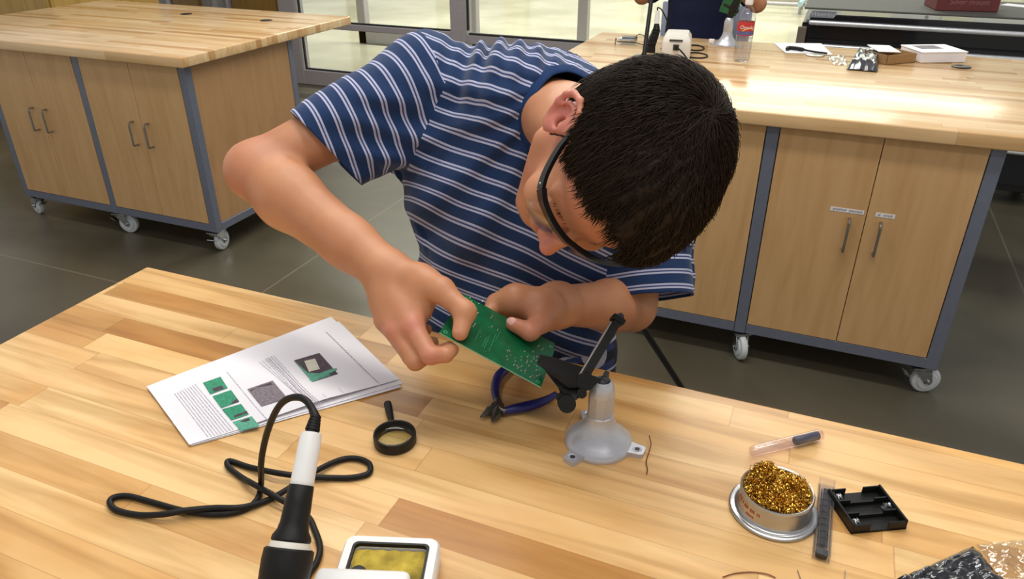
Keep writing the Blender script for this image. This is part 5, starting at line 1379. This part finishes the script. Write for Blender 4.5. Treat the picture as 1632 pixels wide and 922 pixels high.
for sx in (-1, 1):
    h_ = hipc+Vector((sx*.088, 0, -.02)); k_ = Vector((h_.x+sx*.03, h_.y, .52)); F_.cap(h_, k_, .102, .098, .03)
fv, fq = F_.mesh((-.9, .8, .3), (.15, 1.75, 1.0), .006, disp=lambda P: .004*smooth_noise(P, 30, 4))
cf = fv[fq].mean(1); kf = (cf[:, 2] > .50) & (cf[:, 2] < .93); mesh_from('shorts', fv, fq[kf], plaid(), person).modifiers.new('cloth', 'SOLIDIFY').thickness = -.002
M['shoe'] = mat('dark_canvas_shoe', (.03, .03, .035), .8, 0, .1, 100)
for sx in (-1, 1):
    fx = hipc.x+sx*.135; fy = hipc.y+.02
    mb = MB(); SF = Field(); SF.cap((fx, fy+.06, .045), (fx+sx*.005, fy-.02, .05), .042, .040, .03); SF.cap((fx+sx*.005, fy-.02, .045), (fx+sx*.015, fy-.16, .036), .042, .036, .03)
    v_, q_ = SF.mesh((fx-.1, fy-.28, 0.004), (fx+.1, fy+.15, .13), .006); sh_ = mesh_from('shoe', v_, q_, M['shoe'], person)
    mb.b.free()

# ------------------------------------------------------------------ hair
H_ = Field()
def hh(c, r, k=.02, sub=False): H_.ell(hd(*c), r, HRn, k, sub)
hh((-.015, 0, .050), (.104, .0855, .0905), .02); hh((.030, .006, .088), (.056, .060, .042), .03); hh((-.055, 0, -.01), (.058, .068, .065), .03); hh((.064, .016, .084), (.030, .040, .024), .02)
hh((.070, .032, .070), (.018, .024, .018), .015)
def hair_keep(l):
    """l: head-local points; positive where hair grows"""
    x, y, z = l[:, 0], l[:, 1], l[:, 2]
    # hairline height as function of x: nape, around ear, temple, forehead
    hl = np.interp(x, [-.12, -.06, -.040, -.034, .020, .024, .034, .045, .06, .078, .090, .12], [-.065, -.060, -.045, .045, .045, .024, .040, .054, .071, .090, .093, .096])
    front = np.interp(y, [-.09, -.05, -.02, .0, .02, .05, .09], [.0, .0, .006, .002, -.014, -.026, -.01])
    hl = hl+np.where(x > .05, front, 0)
    return z-hl+.0035*np.sin(y*190+x*60)+.003*np.sin(y*90+z*70)
hv_, hq = H_.mesh(tuple(np.array(HC)-.2), tuple(np.array(HC)+.2), .0032)
loc = (hv_-vv(HC))@HRn
# lock relief
ctr = np.array([-.045, -.01, .13])
def flow(l):
    """direction hair lies: away from the whorl, over the surface"""
    d = l-ctr; d[:, 0] += .02
    nrm = l-np.array([-.012, 0, .03]); nrm /= np.linalg.norm(nrm, axis=1)[:, None]
    tg = d+np.cross(nrm, d)*.35; tg = tg-nrm*(tg*nrm).sum(1)[:, None]; tg /= np.maximum(np.linalg.norm(tg, axis=1), 1e-6)[:, None]
    return tg, nrm
tg, nrm = flow(loc.copy())
az = np.arctan2(loc[:, 1], loc[:, 0]+.045)
rel_ = .0010*np.sin(az*31+smooth_noise(loc, 60, 2)*4)+.0008*np.sin(az*67+smooth_noise(loc, 90, 3)*5)+.0015*smooth_noise(loc, 160, 6)
hv_ = hv_+(nrm*rel_[:, None])@HRn.T
kp = hair_keep(loc[hq].mean(1)) > 0
def hair_mat():
    m, t, p = newmat('dark_brown_hair')
    tc = t.nodes.new('ShaderNodeTexCoord'); n = t.nodes.new('ShaderNodeTexNoise'); n.inputs['Scale'].default_value = 120; t.links.new(tc.outputs['Object'], n.inputs['Vector'])
    r = t.nodes.new('ShaderNodeValToRGB'); t.links.new(n.outputs[0], r.inputs[0]); r.color_ramp.elements[0].color = (.007, .0038, .0018, 1); r.color_ramp.elements[1].color = (.024, .0125, .0055, 1)
    t.links.new(r.outputs[0], p.inputs['Base Color']); p.inputs['Roughness'].default_value = .6; p.inputs['Specular IOR Level'].default_value = .18; return m
M['hair'] = hair_mat()
# strands rooted on the shell
rs = np.random.RandomState(4)
fq_ = hq[kp]; used = np.unique(fq_); remap = -np.ones(len(hv_), int); remap[used] = np.arange(len(used))
base_v = hv_[used]; base_q = remap[fq_]
cnt = 24000; pick = rs.randint(0, len(fq_), cnt)
root = loc[hq[kp][pick]].mean(1)+rs.randn(cnt, 3)*.0012
tg, nrm = flow(root.copy())
side = np.cross(nrm, tg)
ln_ = .016+.014*rs.rand(cnt); dirn = tg+side*(rs.randn(cnt)*.28)[:, None]; liftv = .10+.16*rs.rand(cnt)
SV = []; SQ = []; nseg = 4; off = len(base_v)
for sgm in range(nseg+1):
    t_ = sgm/nseg
    p_ = root-nrm*.0015+dirn*(ln_*t_)[:, None]+nrm*((liftv*ln_)*(t_-.9*t_*t_)*1.6)[:, None]-nrm*(ln_**2*t_*t_*4.2)[:, None]
    wd_ = (.0007*(1-t_)**.6+.0001)
    SV.append((p_-side*wd_)@HRn.T+vv(HC)); SV.append((p_+side*wd_)@HRn.T+vv(HC)); 
    SV.append((p_+nrm*wd_*.9)@HRn.T+vv(HC))
SVa = np.stack(SV, 1).reshape(-1, 3)            # per strand: (nseg+1)*3
per = (nseg+1)*3; ids = off+np.arange(cnt)*per
for sgm in range(nseg):
    for a in range(3):
        b_ = (a+1) % 3; SQ.append(np.stack([ids+sgm*3+a, ids+sgm*3+b_, ids+sgm*3+3+b_, ids+sgm*3+3+a], 1))
hair = mesh_from('hair', np.concatenate([base_v, SVa]), np.concatenate([base_q]+SQ), M['hair'], person)
# eyebrows
rnd = random.Random(2)
for s_ in (-1, 1):
    mb = MB()
    for k in range(30):
        u = rnd.random(); y = s_*(.014+.038*u); x = .0915-.018*u**2; z = .006+.004*math.sin(u*2.4)+rnd.uniform(-.002, .002)
        a_ = hd(x-.003, y, z); b_ = hd(x+.0005, y+s_*.006, z+.001); mb.tube([a_, (a_+b_)/2, b_], [.0002, .0002, .0001], 3)
    mb.build('eyebrow', M['hair'], person)

for s_ in (-1, 1):
    mb = MB()
    for k in range(300):
        x, z = .019+rnd.uniform(-.007, .006), rnd.uniform(-.010, .030)
        q0 = vv(hd(x, s_*.078, z)); q0 = bv[np.argmin(((bv-q0)**2).sum(1))]; a_ = Vector(q0)+HL*s_*.0004
        dd_ = (HU*-1+HF*rnd.uniform(-.3, .1)).normalized(); mb.tube([a_, a_+dd_*.004+HL*s_*.0006, a_+dd_*.0085+HL*s_*.0003], [.0004, .0004, .0001], 3)
    mb.build('sideburn', M['hair'], person)

# ------------------------------------------------------------------ spectacles
gl = bpy.data.objects.new('eyeglasses', None); C.objects.link(gl); gl.parent = person
M['spec_lens'] = glassy('spectacle_lens', (.90, .91, .93), .22, .05, 1.5)
M['frame'] = mat('gloss_black_frame', (.010, .009, .009), .18, 0, .1, 50)
def strip(mb, path, hgt, thk):
    """flat bar along path (head-local), height along head up"""
    rings = []
    for i, p in enumerate(path):
        t = (Vector(path[min(i+1, len(path)-1)])-Vector(path[max(i-1, 0)])).normalized(); u = Vector((0, 0, 1)); u = (u-t*u.dot(t)).normalized(); s2 = t.cross(u)
        h = hgt(i/(len(path)-1)) if callable(hgt) else hgt
        rings.append([mb.b.verts.new(hd(*(Vector(p)+u*a*h/2+s2*b*thk/2))) for a, b in ((1, 1), (1, -1), (-1, -1), (-1, 1))])
    for a, b in zip(rings, rings[1:]):
        for k in range(4): mb.b.faces.new((a[k], a[(k+1) % 4], b[(k+1) % 4], b[k]))
    mb.b.faces.new(rings[0][::-1]); mb.b.faces.new(rings[-1]); mb._new([v for r in rings for v in r])
bpy.data.objects.remove(gl)
mb = MB()
brow = catmull([(.078, -.074, .020), (.090, -.065, .024), (.101, -.046, .026), (.1075, -.023, .025), (.108, 0, .021), (.1075, .023, .025), (.101, .046, .026), (.090, .065, .024), (.078, .074, .020)], 6)
strip(mb, brow, lambda t: .0085+.003*abs(2*t-1)**2, .0062)
gl = mb.build('eyeglasses', M['frame'], person, True, angle=35)
for s_ in (-1, 1):
    mb = MB(); P = catmull([(.079, s_*.0745, .020), (.060, s_*.0795, .020), (.030, s_*.0820, .024), (.010, s_*.0815, .034), (-.008, s_*.0780, .044), (-.024, s_*.0740, .036), (-.036, s_*.0700, .010)], 5)
    strip(mb, P, lambda t: .0105-.006*t, .0045); mb.build('temple', M['frame'], gl, True, angle=35)
    mb = MB(); N_ = 10; g = {}
    for i in range(N_+1):
        for j in range(7):
            u, v = i/N_, j/6; y = .008+.056*u; x = .1105-.019*((y-.008)/.056)**2.2; hgt = .040*(1-.25*(2*u-1)**4)*(1 if u > .06 else .7)
            g[i, j] = mb.b.verts.new(hd(x-.002*v*v, s_*(y+.006*u*v), .021-hgt*v))
    for i in range(N_):
        for j in range(6): mb.b.faces.new((g[i, j], g[i+1, j], g[i+1, j+1], g[i, j+1]))
    mb.b.normal_update(); bmesh.ops.solidify(mb.b, geom=list(mb.b.faces), thickness=.0016); mb.build('lens', M['spec_lens'], gl, True, angle=60)
    mb = MB(); mb.tube([hd(.108, s_*.012, .012), hd(.104, s_*.0115, .002), hd(.100, s_*.013, -.006)], [.0008, .0008, .0022], 6); mb.build('nose_pad', M['zinc'], gl, True)
mb = MB()
for z_ in (.0165,):
    for s_ in (-1, 1):
        for x_ in (.074, .064): mb.sphere(tuple(hd(x_, s_*.0785, z_+.003)), .0013, n=8)
mb.build('rivet', M['zinc'], gl, True)

# ------------------------------------------------------------------ stool behind the young man
lt_ = at(1002, 493, y=1.62); lf_ = at(1106, 648, z=.0)
sc_ = Vector((lt_.x-.12, lt_.y+.03, 0)); sz = lt_.z+.02
t = thing('stool', 'black stool of which one slanting leg shows on the floor under the left elbow', 'stool', tuple(sc_))
mb = MB(); mb.lathe([(.0001, sz), (.12, sz), (.133, sz+.01), (.135, sz+.03), (.125, sz+.042), (.0001, sz+.045)], 32); mb.build('seat', M['blackm'], t, True)
for f_, tp_ in ((lf_-sc_, lt_-sc_), (Vector((-.28, .30, 0)), Vector((-.08, .05, sz))), (Vector((-.22, -.16, 0)), Vector((-.06, -.06, sz)))):
    mb = MB(); mb.tube([f_, tp_+Vector((0, 0, .01))], .009, 10); mb.build('leg', M['blackm'], t, True)

# ------------------------------------------------------------------ second person and chair beyond the right bench
Q = Vector((-.62, 3.86, 0))
p2 = bpy.data.objects.new('person', None); C.objects.link(p2); tag(p2, 'person in a navy shirt seen from chest down, sitting behind the right bench', 'person')
G = Field()
def qp(x, y, z): return Q+Vector((x, y, z))
G.cap(qp(0, .03, .58), qp(0, .03, .85), .13, .12, .05, flat=(0, 1, 0), fs=.75); G.cap(qp(0, .03, .85), qp(0, .0, 1.10), .13, .14, .05, flat=(0, 1, 0), fs=.72); G.cap(qp(-.17, 0, 1.18), qp(.17, 0, 1.18), .06, .06, .05)
G.cap(qp(0, .0, 1.2), qp(0, -.03, 1.32), .055, .052, .03); G.ell(qp(0, -.05, 1.42), (.075, .095, .11), None, .02); G.ell(qp(0, -.145, 1.40), (.012, .018, .02), None, .01)
for s_ in (-1, 1):
    G.ell(qp(s_*.078, -.045, 1.41), (.008, .018, .028), None, .006)
    sh0, el, wr = qp(s_*.19, 0, 1.17), qp(s_*.27, -.06, 1.01+(.05 if s_ < 0 else .04)), qp(s_*.17, -.24, 1.15)
    G.cap(sh0, el, .048, .038, .02); G.cap(el, wr, .038, .026, .02); G.cap(wr, wr+Vector((-s_*.05, -.06, .01)), .03, .024, .015)
    for k in range(4): G.cap(wr+Vector((-s_*.04, -.05, .01)), wr+Vector((-s_*(.075+.004*k), -.085, .035-.018*k)), .010, .008, .005)
    G.cap(wr+Vector((-s_*.02, -.04, .02)), wr+Vector((-s_*.03, -.07, .05)), .011, .009, .006)
    kn, an = qp(s_*.11, -.38, .56), qp(s_*.11, -.34, .09)
    G.cap(qp(s_*.09, .02, .56), kn, .082, .06, .03); G.cap(kn, an, .055, .036, .02); G.cap(an, an+Vector((0, -.14, -.05)), .038, .032, .02)
gv, gq = G.mesh((-1.1, 3.2, 0), (-.1, 4.1, 1.6), .007); gv = relax(gv, gq, 1, .4); mesh_from('body', gv, gq, M['skin'], p2)
M['navy'] = mat('navy_cotton', (.006, .010, .045), .9, 0, .15, 60)
G2 = Field(); G2.cap(qp(0, .03, .60), qp(0, .03, .85), .155, .15, .05, flat=(0, 1, 0), fs=.78); G2.cap(qp(0, .03, .85), qp(0, .0, 1.12), .15, .155, .05, flat=(0, 1, 0), fs=.78); G2.cap(qp(-.18, 0, 1.18), qp(.18, 0, 1.18), .07, .07, .05)
for s_ in (-1, 1): G2.cap(qp(s_*.19, 0, 1.17), qp(s_*.235, -.03, 1.08), .062, .058, .03)
gv, gq = G2.mesh((-1.1, 3.4, .3), (-.1, 4.2, 1.4), .008, disp=lambda P: .003*smooth_noise(P, 25, 4)); cg = gv[gq].mean(1); kg = ~((np.hypot(cg[:, 0]-Q.x, cg[:, 1]-Q.y+.01) < .07) & (cg[:, 2] > 1.2)) & (cg[:, 2] > .55)
mesh_from('shirt', gv, gq[kg], M['navy'], p2)
G3 = Field(); G3.cap(qp(-.08, .03, .57), qp(.08, .03, .57), .11, .11, .04)
for s_ in (-1, 1): G3.cap(qp(s_*.09, .02, .56), qp(s_*.11, -.38, .56), .092, .072, .03); G3.cap(qp(s_*.11, -.38, .56), qp(s_*.11, -.34, .13), .070, .055, .03)
gv, gq = G3.mesh((-1.1, 3.2, 0), (-.1, 4.2, .8), .009); mesh_from('trousers', gv, gq, mat('dark_denim', (.02, .025, .05), .9, 0, .2, 80), p2)
H2 = Field(); H2.ell(qp(0, -.035, 1.445), (.083, .10, .105), None, .01); H2.ell(qp(0, -.15, 1.40), (.06, .05, .07), None, .02, sub=True)
gv, gq = H2.mesh((-1, 3.5, 1.2), (-.3, 4.1, 1.7), .006); mesh_from('hair', gv, gq, M['hair'], p2)
M['paleblue'] = mat('pale_blue_plastic', (.46, .52, .68), .5, 0, .03)
t = thing('chair', 'pale blue chair showing on both sides of the navy shirt behind the right bench', 'chair', (Q.x, Q.y, 0))
mb = MB(); mb.box((0, .0, .44), (.44, .42, .03), bev=.012); mb.build('seat', M['paleblue'], t, True)
mb = MB(); mb.box((.005, .20, .80), (.45, .022, .42), bev=.010); mb.build('backrest', M['paleblue'], t, True)
for sx in (-1, 1):
    for yy in (-.18, .19): mb = MB(); mb.tube([(sx*.20, yy*1.05, 0), (sx*.19, yy, .43)], .012, 10); mb.build('leg', M['alu'], t, True)
    mb = MB(); mb.tube([(sx*.17, .2, .43), (sx*.17, .212, .65)], .010, 8); mb.build('back_support', M['alu'], t, True)
